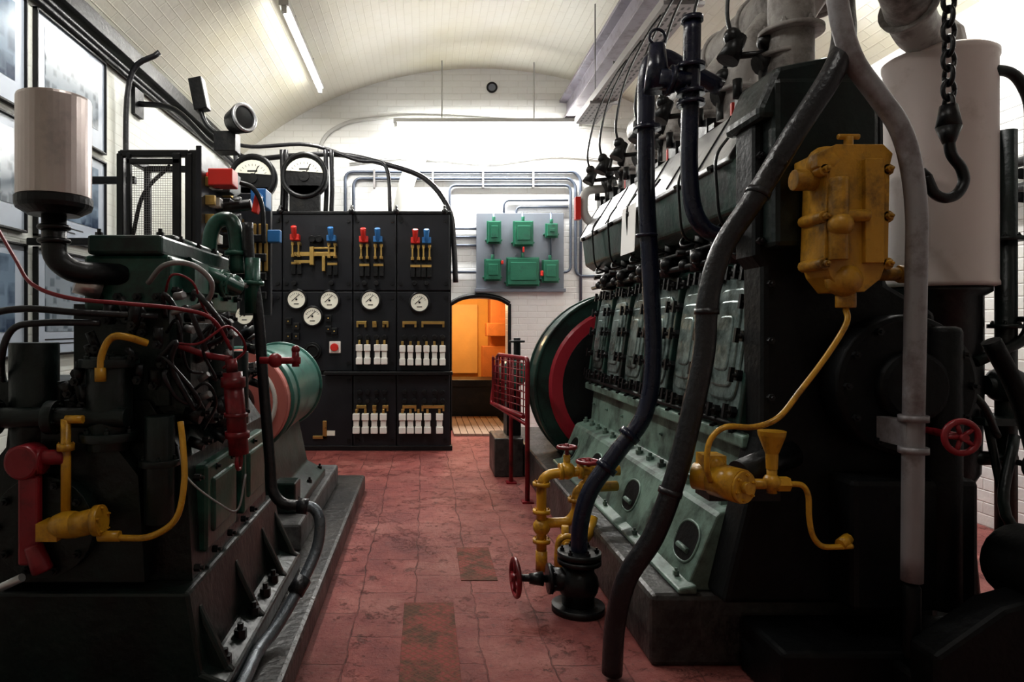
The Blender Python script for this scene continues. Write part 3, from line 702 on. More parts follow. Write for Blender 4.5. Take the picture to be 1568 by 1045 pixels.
tc_.prism([(1.16, 1.50), (1.16, 1.96), (1.28, 2.17), (1.54, 2.17), (1.62, 2.05), (1.63, 1.40), (1.80, 1.30), (1.84, .9), (1.86, .27), (1.05, .27), (1.19, .85), (1.19, 1.46)], 2.40, 2.56)
tch = E('timing_case_upper_housing', blackg, .02); tch.box(1.19, 1.55, 2.32, 2.42, 1.52, 2.10); tch.prism([(1.14, 2.0), (1.2, 2.14), (1.5, 2.2), (1.56, 2.05), (1.56, 1.98), (1.14, 1.96)], 2.33, 2.6)
tc_.cyl((1.62, 2.40, 1.05), (1.62, 2.28, 1.05), .24, seg=36); tc_.cyl((1.62, 2.30, 1.05), (1.62, 2.24, 1.05), .12, seg=24)
tc_.box(1.42, 1.84, 2.26, 2.42, .30, .74)
tc_.cyl((1.74, 2.3, .3), (1.74, 2.3, 1.25), .06)
tb = E('timing_case_bolts', black)
for i in range(12):
    a = i * math.pi / 6; tb.bolt((1.62 + .21 * math.cos(a), 2.28, 1.05 + .21 * math.sin(a)), (0, -1, 0), .013)
for z in (1.55, 1.7, 1.85, 2.0):
    for x in (1.18, 1.6): tb.bolt((x, 2.40, z), (0, -1, 0), .014)
for z in (1.4, 1.2, 1.0): tb.bolt((1.215, 2.40, z), (0, -1, 0), .013)
fw = E('flywheel_casing', dgreen, .006)
C = V((1.53, 5.12, .80))
fw.lathe(C, (0, 1, 0), [(.62, 0), (.70, .0), (.70, .30), (.62, .30)], 56)
fw.ring(C, (0, 1, 0), .70, .015, 56); fw.ring(C + V((0, .3, 0)), (0, 1, 0), .70, .015, 56)
fwr = E('flywheel_red_rim', flyred); fwr.lathe(C + V((0, -.03, 0)), (0, 1, 0), [(.50, 0), (.58, 0), (.60, .02), (.60, .1), (.50, .1)], 56)
fwd = E('flywheel_disc', black); fwd.cyl(C + V((0, -.035, 0)), C + V((0, 0, 0)), .50, seg=48); fwd.cyl(C + V((0, -.12, 0)), C, .16)
al = E('alternator', dgreen, .01); al.cyl((1.53, 5.5, .8), (1.53, 6.3, .8), .48, seg=40); al.cyl((1.53, 6.3, .8), (1.53, 6.5, .8), .3, seg=30); al.box(1.1, 1.84, 5.55, 6.25, .266, .5)
of = E('ochre_fuel_filter', ochrec, .014)
of.prism([(1.27, 1.47), (1.28, 1.74), (1.25, 1.76), (1.25, 1.80), (1.31, 1.83), (1.46, 1.83), (1.49, 1.80), (1.48, 1.76), (1.475, 1.47), (1.45, 1.40), (1.40, 1.36), (1.33, 1.36), (1.29, 1.41)], 2.17, 2.31)
of.box(1.39, 1.45, 2.15, 2.18, 1.45, 1.78)
of.cyl((1.21, 2.24, 1.73), (1.29, 2.24, 1.73), .035, seg=14); of.ball((1.30, 2.22, 1.78), .055); of.ball((1.35, 2.2, 1.40), .055)
of.cyl((1.37, 2.22, 1.36), (1.37, 2.22, 1.31), .03, seg=12); of.cyl((1.45, 2.22, 1.42), (1.55, 2.22, 1.42), .022, seg=12); of.cyl((1.54, 2.22, 1.42), (1.57, 2.22, 1.42), .03, seg=8)
of.cyl((1.385, 2.23, 1.83), (1.385, 2.23, 1.87), .015, seg=8); of.cyl((1.35, 2.23, 1.87), (1.42, 2.23, 1.87), .010, seg=8)
of.cyl((1.31, 2.16, 1.46), (1.31, 2.16, 1.72), .03, seg=12); of.ball((1.31, 2.15, 1.57), .038); of.cyl((1.30, 2.16, 1.60), (1.40, 2.15, 1.60), .02, seg=10)
for z in (1.45, 1.6, 1.75):
    for x in (1.275, 1.475): of.bolt((x, 2.17, z), (0, -1, 0), .012); of.cyl((x, 2.17, z), (x, 2.3, z), .02, seg=10)
yp = E('ochre_fuel_pipes', ochre)
yp.tube([(1.37, 2.22, 1.31), (1.36, 2.2, 1.26), (1.30, 2.2, 1.16), (1.21, 2.2, 1.04), (1.14, 2.2, .955), (1.06, 2.2, .925), (.97, 2.2, .925), (.92, 2.2, .88), (.91, 2.2, .80), (.93, 2.22, .745)], .0095, 8)
yp.lathe((1.145, 2.25, .78), (0, 0, 1), [(.018, 0), (.02, .05), (.024, .06), (.042, .11), (.044, .125), (.03, .126)], 18)
yp.cyl((1.145, 2.25, .70), (1.145, 2.25, .79), .016, seg=10); yp.ball((1.145, 2.25, .735), .030)
yp.cyl((1.05, 2.25, .73), (1.2, 2.25, .73), .017, seg=10); yp.cyl((1.16, 2.25, .73), (1.2, 2.25, .73), .025, seg=6, smooth=False)
yp.tube([(1.2, 2.25, .73), (1.245, 2.25, .725), (1.265, 2.25, .69), (1.268, 2.25, .62), (1.28, 2.25, .56), (1.31, 2.25, .525), (1.36, 2.25, .522), (1.41, 2.25, .525)], .0095, 8)
yp.cyl((1.37, 2.25, .53), (1.41, 2.27, .545), .018, seg=8)
yp.cyl((.97, 2.28, .74), (1.02, 2.19, .735), .056, seg=22); yp.cyl((.92, 2.33, .74), (.98, 2.28, .74), .045, seg=18)
yp.flange((1.02, 2.185, .735), (.45, -.9, 0), .052, .014, 6); yp.cyl((1.02, 2.19, .735), (1.03, 2.16, .735), .02, seg=8); yp.ball((.97, 2.27, .79), .03); yp.box(.93, 1.0, 2.26, 2.34, .77, .82)
bk2 = E('filter_mount_bracket', black); bk2.box(.96, 1.2, 2.30, 2.42, .66, .70); bk2.cyl((1.08, 2.34, .74), (1.3, 2.42, .80), .05)
gp = E('grey_coolant_pipe', greyp)
gp.tube([(1.27, 2.2, 2.9), (1.275, 2.15, 2.55), (1.30, 2.15, 2.28), (1.345, 2.15, 2.10), (1.43, 2.15, 1.975), (1.495, 2.15, 1.88), (1.532, 2.15, 1.76), (1.55, 2.15, 1.6), (1.548, 2.15, 1.40), (1.54, 2.15, .94), (1.535, 2.15, .447)], .031, 16)
gp.flange((1.54, 2.15, .96), (0, 0, 1), .042, .02, 0); gp.flange((1.54, 2.15, .86), (0, 0, 1), .042, .02, 0); gp.box(1.51, 1.57, 2.14, 2.3, .87, .95)
tc_.cyl((1.535, 2.15, .446), (1.535, 2.15, .2), .025)
rv = E('red_valve_wheels', red)
rv.wheel((1.62, 2.06, .915), (.1, 1, 0), .048, .010); rv.cyl((1.62, 2.06, .915), (1.62, 2.2, .915), .012, seg=8)
nv = E('black_water_pipes', navy)
nv.tube([(1.3, 3.0, 2.30), (1.15, 3.0, 2.38), (1.06, 3.0, 2.43), (1.0, 3.0, 2.42), (.975, 3.0, 2.34), (.975, 3.0, 2.2), (.976, 3.0, 1.82), (.995, 3.0, 1.45), (1.005, 3.0, 1.10), (.965, 3.0, .86), (.85, 3.0, .70), (.73, 3.0, .53), (.685, 3.0, .38), (.68, 3.0, .25)], .037, 16)
nv.ring((.976, 3.0, 1.65), (0, 0, 1), .04, .008, 18); nv.flange((.978, 3.0, 2.12), (0, 0, 1), .06)
for q, n in (((.90, 3.0, .77), (.7, 0, .75)), ((.80, 3.0, .63), (.65, 0, .8))): nv.flange(q, n, .048, .03, 0)
nv.tube([(1.02, 2.6, 2.41), (1.016, 2.6, 2.2), (1.008, 2.6, 1.9), (1.02, 2.6, 1.72), (1.06, 2.6, 1.63), (1.13, 2.6, 1.595), (1.22, 2.6, 1.59), (1.34, 2.6, 1.59)], .032, 16)
nv.cyl((1.02, 2.6, 2.41), (1.02, 2.6, 2.43), .04)
for z in (2.10, 2.14, 2.24): nv.flange((1.014, 2.6, z), (0, 0, 1), .052)
nv.cyl((1.01, 2.6, 2.18), (.90, 2.62, 2.20), .04, seg=16); nv.flange((.94, 2.61, 2.19), (1, 0, -.2), .058)
nv.cyl((.90, 2.64, 2.16), (.90, 2.64, 2.34), .05, .03, 16); nv.ring((.90, 2.64, 2.37), (0, 1, 0), .03, .006); nv.flange((1.18, 2.6, 1.593), (1, 0, 0), .05)
rh = E('black_rubber_hose', rubber)
rh.tube([(1.45, 2.36, 2.62), (1.41, 2.3, 2.35), (1.364, 2.22, 2.196), (1.298, 2.16, 2.064), (1.188, 2.2, 1.866), (1.10, 2.25, 1.69), (1.005, 2.3, 1.514), (.955, 2.3, 1.338), (.942, 2.3, 1.162), (.902, 2.3, .964), (.847, 2.3, .744), (.78, 2.32, .54), (.70, 2.36, .38), (.67, 2.4, .2), (.665, 2.42, .02)], .036, 16)
for q, n in (((.951, 2.3, 1.30), (0, 0, 1)), ((.83, 2.305, .69), (.3, 0, 1)), ((1.10, 2.25, 1.69), (.5, 0, 1))): rh.flange(q, n, .040, .02, 0)
fv = E('floor_gate_valve', black)
fv.cyl((.675, 3.0, 0), (.675, 3.0, .03), .115, seg=24); fv.cyl((.675, 3.0, .03), (.675, 3.0, .20), .07, seg=20); fv.ball((.675, 3.0, .12), .09)
fv.flange((.68, 3.0, .25), (0, 0, 1), .095, .024); fv.flange((.68, 3.0, .22), (0, 0, 1), .095, .02)
fv.cyl((.675, 3.0, .135), (.54, 3.0, .14), .05, seg=16); fv.flange((.55, 3.0, .14), (1, 0, 0), .065); fv.cyl((.54, 3.0, .14), (.39, 3.0, .145), .016, seg=10); fv.cyl((.52, 3.0, .14), (.46, 3.0, .14), .032, .022, 12)
rv.wheel((.40, 3.0, .145), (1, .1, 0), .078, .011)
ov = E('ochre_valve_cluster', ochre)
ov.pipe([(.60, 3.5, .10), (.60, 3.5, .49), (.86, 3.5, .51), (1.0, 3.5, .51)], .026, .07, 12)
ov.pipe([(.60, 3.5, .24), (.74, 3.5, .245), (.78, 3.5, .30), (.78, 3.5, .42), (1.0, 3.55, .42)], .026, .05, 12)
ov.pipe([(.66, 3.35, .05), (.66, 3.35, .18), (.80, 3.35, .20), (.84, 3.4, .3)], .024, .05, 12)
for q in ((.60, 3.5, .30), (.60, 3.5, .44), (.60, 3.5, .15), (.78, 3.5, .36)): ov.flange(q, (0, 0, 1), .045, .02, 5)
for q in ((.70, 3.5, .505), (.80, 3.5, .51)): ov.flange(q, (1, 0, 0), .042, .02, 5)
for q in ((.73, 3.5, .51), (.83, 3.5, .42), (.69, 3.35, .19), (.60, 3.5, .22)): ov.ball(q, .045); ov.cyl(q, V(q) + V((0, 0, .08)), .018, seg=10)
ov.ring((.69, 3.28, .19), (0, 1, 0), .05, .014); ov.cyl((.69, 3.28, .19), (.69, 3.35, .19), .016)
ov.cyl((.66, 3.35, 0), (.66, 3.35, .03), .05); ov.cyl((.60, 3.5, 0), (.60, 3.5, .1), .03)
rv.wheel((.73, 3.5, .63), (0, 0, 1), .045, .009); rv.wheel((.84, 3.5, .555), (0, 0, 1), .055, .010); rv.cyl((.84, 3.5, .42), (.84, 3.5, .555), .01, seg=6); rv.cyl((.73, 3.5, .55), (.73, 3.5, .63), .01, seg=6)
E.done()

# ================================================================== SILENCER & pipework right
S = Obj('exhaust_silencer', (2.26, 3.0, 0))
S('white_drum', whitep).lathe((2.26, 3.0, 1.42), (0, 0, 1), [(.19, 0), (.21, .005), (.21, .02), (.206, .03), (.206, .97), (.212, .98), (.212, 1.0), (.19, 1.015), (.05, 1.02)], 48)
sb_ = S('lower_drum', black); sb_.lathe((2.26, 3.02, 0), (0, 0, 1), [(.24, 0), (.24, .04), (.11, .06), (.10, .5), (.16, .62), (.17, .9), (.17, 1.38), (.20, 1.40), (.20, 1.42)], 32)
for a in (0.5, 1.5, 2.5, 4.0, 5.2): sb_.tube([(2.26 + .17 * math.cos(a), 3.0 + .17 * math.sin(a), .9), (2.26 + .25 * math.cos(a), 3 + .25 * math.sin(a), .45), (2.26 + .34 * math.cos(a), 3 + .34 * math.sin(a), .0)], .016, 6)
tp = S('header_pipes_and_valves', blackg)
tp.pipe([(2.47, 2.9, 0), (2.47, 2.9, 2.08)], .04); tp.pipe([(2.3, 2.85, 2.32), (2.46, 2.85, 2.32), (2.53, 2.85, 2.2), (2.53, 2.85, 1.2), (2.3, 2.85, 1.1)], .022, .08)
tp.flange((2.47, 2.9, 1.62), (0, 0, 1), .065); tp.flange((2.47, 2.9, 1.25), (0, 0, 1), .065); tp.flange((2.47, 2.9, .85), (0, 0, 1), .07); tp.cyl((2.38, 2.9, 1.0), (2.6, 2.9, 1.0), .04); tp.ball((2.47, 2.9, 1.0), .08)
tp.box(2.3, 2.56, 2.8, 3.0, .84, .87); tp.wheel((2.44, 2.72, .69), (0, 1, 0), .052, .009); tp.cyl((2.44, 2.72, .69), (2.44, 2.95, .69), .012)
tp.cyl((2.3, 2.9, .69), (2.5, 2.9, .69), .03); tp.wheel((2.5, 2.7, 1.28), (0, 1, 0), .045, .009); tp.cyl((2.5, 2.7, 1.28), (2.5, 2.9, 1.28), .012)
tp.tube([(2.0, 2.8, 1.2), (2.1, 2.75, 1.05), (2.2, 2.7, .95), (2.35, 2.8, .8)], .014); tp.tube([(2.42, 2.8, .8), (2.3, 2.7, .5), (2.5, 2.65, .3), (2.62, 2.65, .0)], .02)
S('wall_pipes', black).pipe([(RW - .06, 3.2, 0), (RW - .06, 3.2, 2.2), (RW - .06, 4.6, 2.2)], .03).pipe([(RW - .06, 3.5, 0), (RW - .06, 3.5, 2.05), (RW - .06, 4.6, 2.05)], .03).cyl((2.53, 2.9, 1.9), (RW, 3.3, 1.9), .022).cyl((2.53, 2.9, 1.8), (RW, 3.3, 1.8), .022)
S.done()
w = Obj('black_shade_filler', (2.0, 2.1, 0)); p = w('filler_block', blackf, .015)  # invented black mass standing in for the deep shade at lower right
p.prism([(1.5, 0), (1.5, .28), (1.7, .42), (2.0, .5), (2.15, .4), (2.3, .15), (2.3, 0)], 2.0, 2.12)
p.box(1.15, 2.2, 2.19, 2.49, 0, .2); p.box(1.5, 2.25, 2.1, 2.2, 0, .18); p.cyl((1.9, 1.97, .5), (1.9, 2.2, .5), .12)
q = w('piping', blackf); q.tube([(2.05, 2.1, .45), (2.1, 2.3, .7), (2.05, 2.35, 1.0), (1.95, 2.35, 1.2)], .03); w.done()

w = Obj('chain_hoist', (1.92, 2.5, 2)); p = w('chain', black)
z = 4.06; i = 0
while z > 2.04:
    c = V((1.92, 2.5, z)); oth = V((0, 1, 0)) if i % 2 else V((1, 0, 0))
    pts = []
    for j in range(17):
        a = 2 * math.pi * j / 16; pts.append(c + oth * .021 * math.cos(a) + V((0, 0, 1)) * (.036 * math.sin(a)))
    p.tube(pts, .0085, 6, smooth=False); z -= .054; i += 1
p2 = w('hook', black)
p2.cyl((1.92, 2.5, 2.06), (1.92, 2.5, 1.98), .028, .042, 12); p2.cyl((1.92, 2.5, 1.98), (1.92, 2.5, 1.92), .042, .02, 12)
hp = [(1.92, 1.94), (1.93, 1.88), (1.965, 1.83), (1.975, 1.78), (1.95, 1.735), (1.91, 1.72), (1.87, 1.735), (1.85, 1.77), (1.838, 1.80)]
p2.tube([(x, 2.5, z) for x, z in hp], .019, 10); p2.cyl((1.838, 2.5, 1.80), (1.83, 2.5, 1.83), .018, .004, 8)
p2.box(1.86, 1.98, 2.44, 2.56, 4.07, vz(1.98)); w.done()

w = Obj('red_guard_rail', (.7, 5.2, 0)); p = w('posts', red)
p.pipe([(.73, 4.84, 0), (.73, 4.84, 1.02), (.60, 5.55, 1.02), (.55, 5.6, .62), (.71, 4.9, .60)], .017, .04)
p.cyl((.69, 5.44, 0), (.69, 5.44, .98), .016); p.cyl((.55, 5.6, .62), (.73, 4.84, .55), .014); p.box(.69, .77, 4.8, 4.88, 0, .012); p.box(.65, .73, 5.4, 5.48, 0, .012)
m = w('mesh_panel', red)
for i in range(12):
    t = i / 11; a = V((.73, 4.86, .60)).lerp(V((.56, 5.58, .62)), t); m.cyl(a, V((a.x, a.y, 1.01)), .004, seg=5)
for i in range(8):
    z = .62 + i * .052; m.cyl((.73, 4.86, z), (.56, 5.58, z), .004, seg=5)
for i in range(6): m.box(.55 + i * .04, .57 + i * .04, 5.56, 5.58, .62, 1.0)
for i in range(6): m.cyl((.55, 5.57, .66 + i * .065), (.80, 5.57, .66 + i * .065), .005, seg=5)
w.done()
w = Obj('small_green_motor', (.8, 6.0, .5)); p = w('body', teal, .01); p.cyl((.75, 5.75, .85), (.75, 6.1, .85), .10); p.box(.69, .80, 5.8, 6.05, .7, .78); p.cyl((.75, 5.72, .85), (.75, 5.75, .85), .115)
q = w('stand', plinthm, .01); q.box(.58, .82, 5.65, 6.1, 0, .32); q2 = w('pedestal', black, .01); q2.box(.70, .82, 5.8, 6.05, .32, .7); q2.cyl((.8, 5.9, .94), (.8, 5.9, 1.15), .03); q2.wheel((.8, 5.9, 1.12), (0, 0, 1), .06)
w.done()

# ================================================================== LEFT PLINTH and ENGINE
w = Obj('compressor_plinth'); p = w('w', plinthm, .02); p.box(-1.75, -.45, 1.3, 5.2, 0, .12); w.done()
w = Obj('generator_plinth'); p = w('w', M('grey_concrete', (0.13, 0.13, 0.13), .6, 0, .3, 6, .4, dirt=(.03, .03, .03), dirt_amt=.5), .015); p.box(-1.4, -.62, 3.42, 4.9, .12, .258); w.done()
G = Obj('compressor_engine', (-1, 2.6, .12))
b = G('base_casting', blackg, .012)
b.prism([(-1.45, .122), (-1.45, .17), (-1.40, .20), (-1.38, .46), (-.70, .46), (-.66, .22), (-.58, .19), (-.58, .122)], 2.02, 3.2)
for y in (2.1, 2.5, 2.9, 3.15): b.prism([(-.68, .19), (-.69, .40), (-.60, .21), (-.58, .19)], y - .02, y + .02)
cc = G('crankcase', blackg, .014)
cc.prism([(-1.36, .46), (-1.36, .80), (-1.18, 1.02), (-.86, 1.02), (-.74, .84), (-.72, .46)], 2.12, 3.1)
cd = G('crankcase_side_doors', mgreen, .01)
cd.box(-.80, -.70, 2.2, 2.55, .52, .80).box(-.80, -.70, 2.65, 3.0, .52, .80)
cd.box(-.72, -.69, 2.25, 2.5, .57, .75).box(-.72, -.69, 2.70, 2.95, .57, .75)
cc.box(-1.10, -.80, 2.14, 2.85, 1.0, 1.32)
cc.prism([(-1.3, .48), (-1.25, .95), (-1.0, .98), (-.86, .8), (-.84, .48)], 2.05, 2.14)
cc.cyl((-1.12, 2.10, .66), (-1.12, 2.0, .66), .15, seg=30)
cc.box(-.84, -.74, 2.16, 2.34, .94, 1.26); cc.cyl((-.76, 2.5, .86), (-.76, 2.5, 1.22), .06); cc.cyl((-.76, 2.75, .86), (-.76, 2.75, 1.15), .05)
cc.cyl((-1.5, 2.2, .98), (-1.1, 2.2, .98), .06, seg=16); cc.cyl((-1.2, 2.1, .80), (-1.2, 2.1, 1.2), .07, seg=16); cc.box(-1.32, -1.12, 2.1, 2.4, .95, 1.08)
cc.cyl((-.95, 2.06, .88), (-.95, 2.06, 1.16), .065, seg=18); cc.flange((-.95, 2.06, 1.14), (0, 0, 1), .085, .025, 6); cc.flange((-.95, 2.06, .92), (0, 0, 1), .085, .025, 6)
cc.cyl((-.80, 2.06, .66), (-.80, 2.06, .98), .045, seg=14); cc.flange((-.80, 2.06, .84), (0, 0, 1), .06, .02, 5)
cc.cyl((-1.45, 2.02, .98), (-.88, 2.02, .98), .03, seg=14); cc.flange((-1.28, 2.02, .98), (1, 0, 0), .055, .03, 6); cc.flange((-1.1, 2.02, .98), (1, 0, 0), .05, .03, 6)
hd = G('cylinder_head', mgreen, .012)
hd.box(-1.05, -.78, 2.10, 2.85, 1.30, 1.47); hd2 = G('rocker_cover', dgreen, .01); hd2.box(-1.03, -.80, 2.08, 2.80, 1.47, 1.53); hd2.box(-.96, -.84, 2.3, 2.8, 1.53, 1.56)
gr = G('bolts_and_unions', black)
for y in (2.12, 2.3, 2.48, 2.66, 2.8):
    for x in (-1.01, -.82): gr.bolt((x, y, 1.53), (0, 0, 1), .012, .012)
    gr.bolt((-.78, y, 1.36), (1, 0, 0), .014, .016); gr.bolt((-.71, y, .50), (1, 0, 0), .012); gr.bolt((-.71, y, .78), (1, 0, 0), .012); gr.bolt((-.62, y, .2), (0, 0, 1), .022, .03)
for x in (-1.0, -.94, -.88, -.82): gr.bolt((x, 2.10, 1.34), (0, -1, 0), .014, .016)
for i in range(10):
    a = i * math.pi / 5; gr.bolt((-1.12 + .13 * math.cos(a), 2.0, .66 + .13 * math.sin(a)), (0, -1, 0), .012)
for i in range(20):
    x = random.uniform(-1.08, -.76); y = random.uniform(2.02, 2.12); z = random.uniform(1.0, 1.28)
    gr.cyl((x, y, z), (x + random.uniform(-.02, .02), y - .01, z + random.uniform(.03, .07)), random.uniform(.010, .02), seg=10); gr.bolt((x, y, z), (0, -1, 0), .014, .02)
for i in range(24):
    y = random.uniform(2.15, 3.0); z = random.uniform(.85, 1.3); x = -.76
    gr.cyl((x, y, z), (x + .05, y, z + random.uniform(-.03, .03)), random.uniform(.014, .03), seg=10); gr.bolt((x + .05, y, z), (1, 0, 0), .014, .015)
st = G('steel_fittings', galv)
for i in range(14):
    y = random.uniform(2.05, 2.8); z = random.uniform(1.02, 1.42); x = random.uniform(-.76, -.70)
    st.cyl((x, y, z), (x + .03, y - .01, z + random.uniform(-.02, .03)), random.uniform(.008, .014), seg=8)
gr2 = G('green_water_outlet', mgreen)
gr2.tube([(-.86, 2.72, 1.52), (-.85, 2.72, 1.62), (-.82, 2.72, 1.67), (-.77, 2.72, 1.67), (-.75, 2.72, 1.6), (-.745, 2.72, 1.46)], .030, 14)
gr2.flange((-.75, 2.72, 1.54), (0, 0, 1), .045); gr2.cyl((-.78, 2.45, 1.42), (-.70, 2.45, 1.40), .04, seg=16); gr2.flange((-.72, 2.45, 1.405), (1, 0, 0), .05); gr2.box(-.80, -.74, 2.2, 2.34, 1.36, 1.46)
gr2.cyl((-.80, 2.3, 1.46), (-.68, 2.5, 1.39), .026, seg=12); gr2.ball((-.70, 2.5, 1.40), .04); gr2.cyl((-.68, 2.7, 1.30), (-.68, 2.7, 1.52), .03); gr2.flange((-.68, 2.7, 1.42), (0, 0, 1), .045)
af = G('air_filter_canister', alu)
af.lathe((-1.085, 2.0, 1.625), (0, 0, 1), [(.095, 0), (.100, .004), (.100, .285), (.098, .292), (.09, .295), (.02, .296)], 40)
af2 = G('air_filter_neck', black)
af2.lathe((-1.085, 2.0, 1.605), (0, 0, 1), [(.07, -.03), (.10, -.012), (.104, 0), (.104, .02), (.09, .022)], 32)
af2.pipe([(-1.085, 2.0, 1.58), (-1.085, 2.0, 1.45), (-1.04, 2.02, 1.41), (-.93, 2.12, 1.41)], .034, .06, 14); af2.ring((-1.085, 2.0, 1.54), (0, 0, 1), .038, .008, 18); af2.ring((-1.085, 2.0, 1.50), (0, 0, 1), .038, .008, 18)
G('clamp_sleeve', alu).cyl((-1.05, 2.05, 1.38), (-.99, 2.09, 1.36), .03, seg=14)
oy = G('ochre_oil_pipes', ochre)
oy.tube([(-.94, 1.98, 1.12), (-.935, 1.98, 1.17), (-.91, 1.98, 1.215), (-.87, 1.98, 1.22), (-.82, 2.02, 1.20)], .011, 8)
oy.cyl((-.94, 1.98, 1.09), (-.94, 1.98, 1.13), .016, seg=10)
oy.cyl((-1.04, 1.98, .98), (-1.04, 1.98, .70), .014, seg=10); oy.flange((-1.04, 1.98, .90), (0, 0, 1), .024, .02, 4); oy.cyl((-1.04, 1.98, .98), (-.99, 1.98, .98), .012)
oy.ball((-1.02, 1.96, .68), .048, 1.3, 1, .8); oy.cyl((-1.0, 1.95, .68), (-.92, 1.95, .70), .036, seg=16); oy.flange((-.93, 1.95, .695), (1, 0, .1), .044, .02, 5); oy.box(-1.10, -1.04, 1.93, 2.0, .64, .69)
oy.tube([(-.93, 1.95, .65), (-.86, 1.95, .645), (-.78, 1.95, .65), (-.71, 1.95, .70), (-.69, 1.96, .80), (-.70, 1.98, .90), (-.715, 2.0, .97)], .0095, 8)
oy.cyl((-.93, 1.95, .65), (-.87, 1.95, .65), .016, seg=8)
rc = G('red_hand_crank', red, .008)
rc.cyl((-1.16, 1.98, .87), (-1.04, 1.98, .87), .022, seg=14); rc.cyl((-1.15, 1.94, .86), (-1.15, 2.02, .86), .05, seg=20); rc.cyl((-1.20, 1.98, .86), (-1.10, 1.98, .86), .04); rc.box(-1.17, -1.11, 1.96, 1.99, .56, .82); rc.cyl((-1.13, 1.97, .62), (-1.10, 1.97, .54), .025, .03, 12)
rp = G('red_hand_primer', red)
rp.cyl((-.585, 2.08, 1.11), (-.565, 2.08, .86), .030, seg=16); rp.cyl((-.59, 2.08, 1.15), (-.585, 2.08, 1.11), .018, seg=12); rp.flange((-.583, 2.08, 1.08), (0, 0, 1), .037, .03, 0); rp.flange((-.57, 2.08, .92), (0, 0, 1), .037, .02, 0); rp.flange((-.575, 2.08, .98), (0, 0, 1), .035, .012, 0); rp.ring((-.565, 2.08, .84), (1, 0, 0), .026, .006)
rp.pipe([(-.53, 2.2, 1.14), (-.46, 2.2, 1.14), (-.40, 2.2, 1.14)], .012); rp.ball((-.48, 2.2, 1.14), .024); rp.cyl((-.415, 2.2, 1.12), (-.415, 2.2, 1.17), .012); rp.ball((-.415, 2.2, 1.175), .014)
rp.pipe([(-.78, 2.1, 1.2), (-.68, 2.12, 1.16), (-.59, 2.08, 1.15)], .010)
wi = G('red_wiring', wired)
wi.tube([(-1.6, 2.3, 1.9), (-1.35, 2.1, 1.62), (-1.2, 2.0, 1.45), (-1.12, 1.95, 1.37), (-1.0, 1.92, 1.33), (-.85, 1.92, 1.315), (-.7, 1.95, 1.30), (-.62, 2.0, 1.27), (-.58, 2.05, 1.18)], .006, 6)
wi.tube([(-.80, 2.1, 1.34), (-.74, 2.0, 1.40), (-.68, 2.0, 1.38), (-.66, 2.05, 1.30), (-.60, 2.1, 1.2)], .004, 6); wi.tube([(-.76, 2.05, 1.20), (-.66, 2.0, 1.20), (-.58, 2.02, 1.25), (-.55, 2.1, 1.18), (-.62, 2.1, 1.12)], .004, 6)
wb = G('black_leads', rubber)
wb.tube([(-1.5, 2.3, 1.0), (-1.3, 2.0, 1.15), (-1.25, 1.95, 1.27), (-1.15, 1.95, 1.30), (-1.0, 1.98, 1.29), (-.8, 2.05, 1.28)], .010, 8)
wb.tube([(-1.4, 2.3, 1.0), (-1.24, 2.0, 1.14), (-1.19, 1.97, 1.24), (-1.1, 1.97, 1.26), (-.95, 2.0, 1.26)], .010, 8)
for j in range(12):
    x = -.84 + random.random() * .14; y = 2.02 + random.random() * .25; z = 1.0 + random.random() * .35
    wb.tube([(x, y, z), (x + random.uniform(.0, .08), y - .05, z + random.uniform(-.05, .08)), (x + random.uniform(.02, .1), y, z - random.uniform(.0, .12)), (x + random.uniform(.02, .1), y + .05, z - random.uniform(.1, .2))], random.choice((.005, .007, .009)), 6)
gh = G('grey_lead', galv)
gh.tube([(-.83, 2.05, 1.38), (-.76, 2.0, 1.43), (-.68, 2.0, 1.43), (-.63, 2.02, 1.38), (-.66, 2.05, 1.32), (-.76, 2.05, 1.29)], .008, 8)
gh.tube([(-.76, 2.1, .88), (-.70, 2.02, .80), (-.6, 2.02, .72), (-.56, 2.05, .70), (-.545, 2.08, .8)], .0035, 6)
cp = G('flexible_conduit', rubber); cp.tube([(-.70, 2.7, 1.66), (-.69, 2.7, 1.5), (-.66, 2.7, 1.33), (-.635, 2.7, 1.0), (-.61, 2.7, .70), (-.60, 2.7, .60), (-.56, 2.7, .55), (-.50, 2.7, .54)], .022, 12)
cp2 = G('steel_flexible_conduit', M('grey_blue_flexible_steel', (.15, .17, .19), .3, .5, .3, 20, .3)); cp2.tube([(-.50, 2.7, .54), (-.44, 2.7, .53), (-.41, 2.68, .48), (-.42, 2.65, .38), (-.47, 2.55, .27), (-.53, 2.42, .175), (-.56, 2.3, .155), (-.56, 2.1, .15), (-.56, 1.6, .15)], .022, 12)
cp.cyl((-.50, 2.7, .54), (-.46, 2.7, .535), .032, seg=8); cp.cyl((-.455, 2.57, .30), (-.48, 2.53, .26), .032, seg=8)
G('chrome_lever', silver).cyl((-1.3, 1.95, .46), (-1.12, 1.9, .55), .012, seg=10)
G.done()

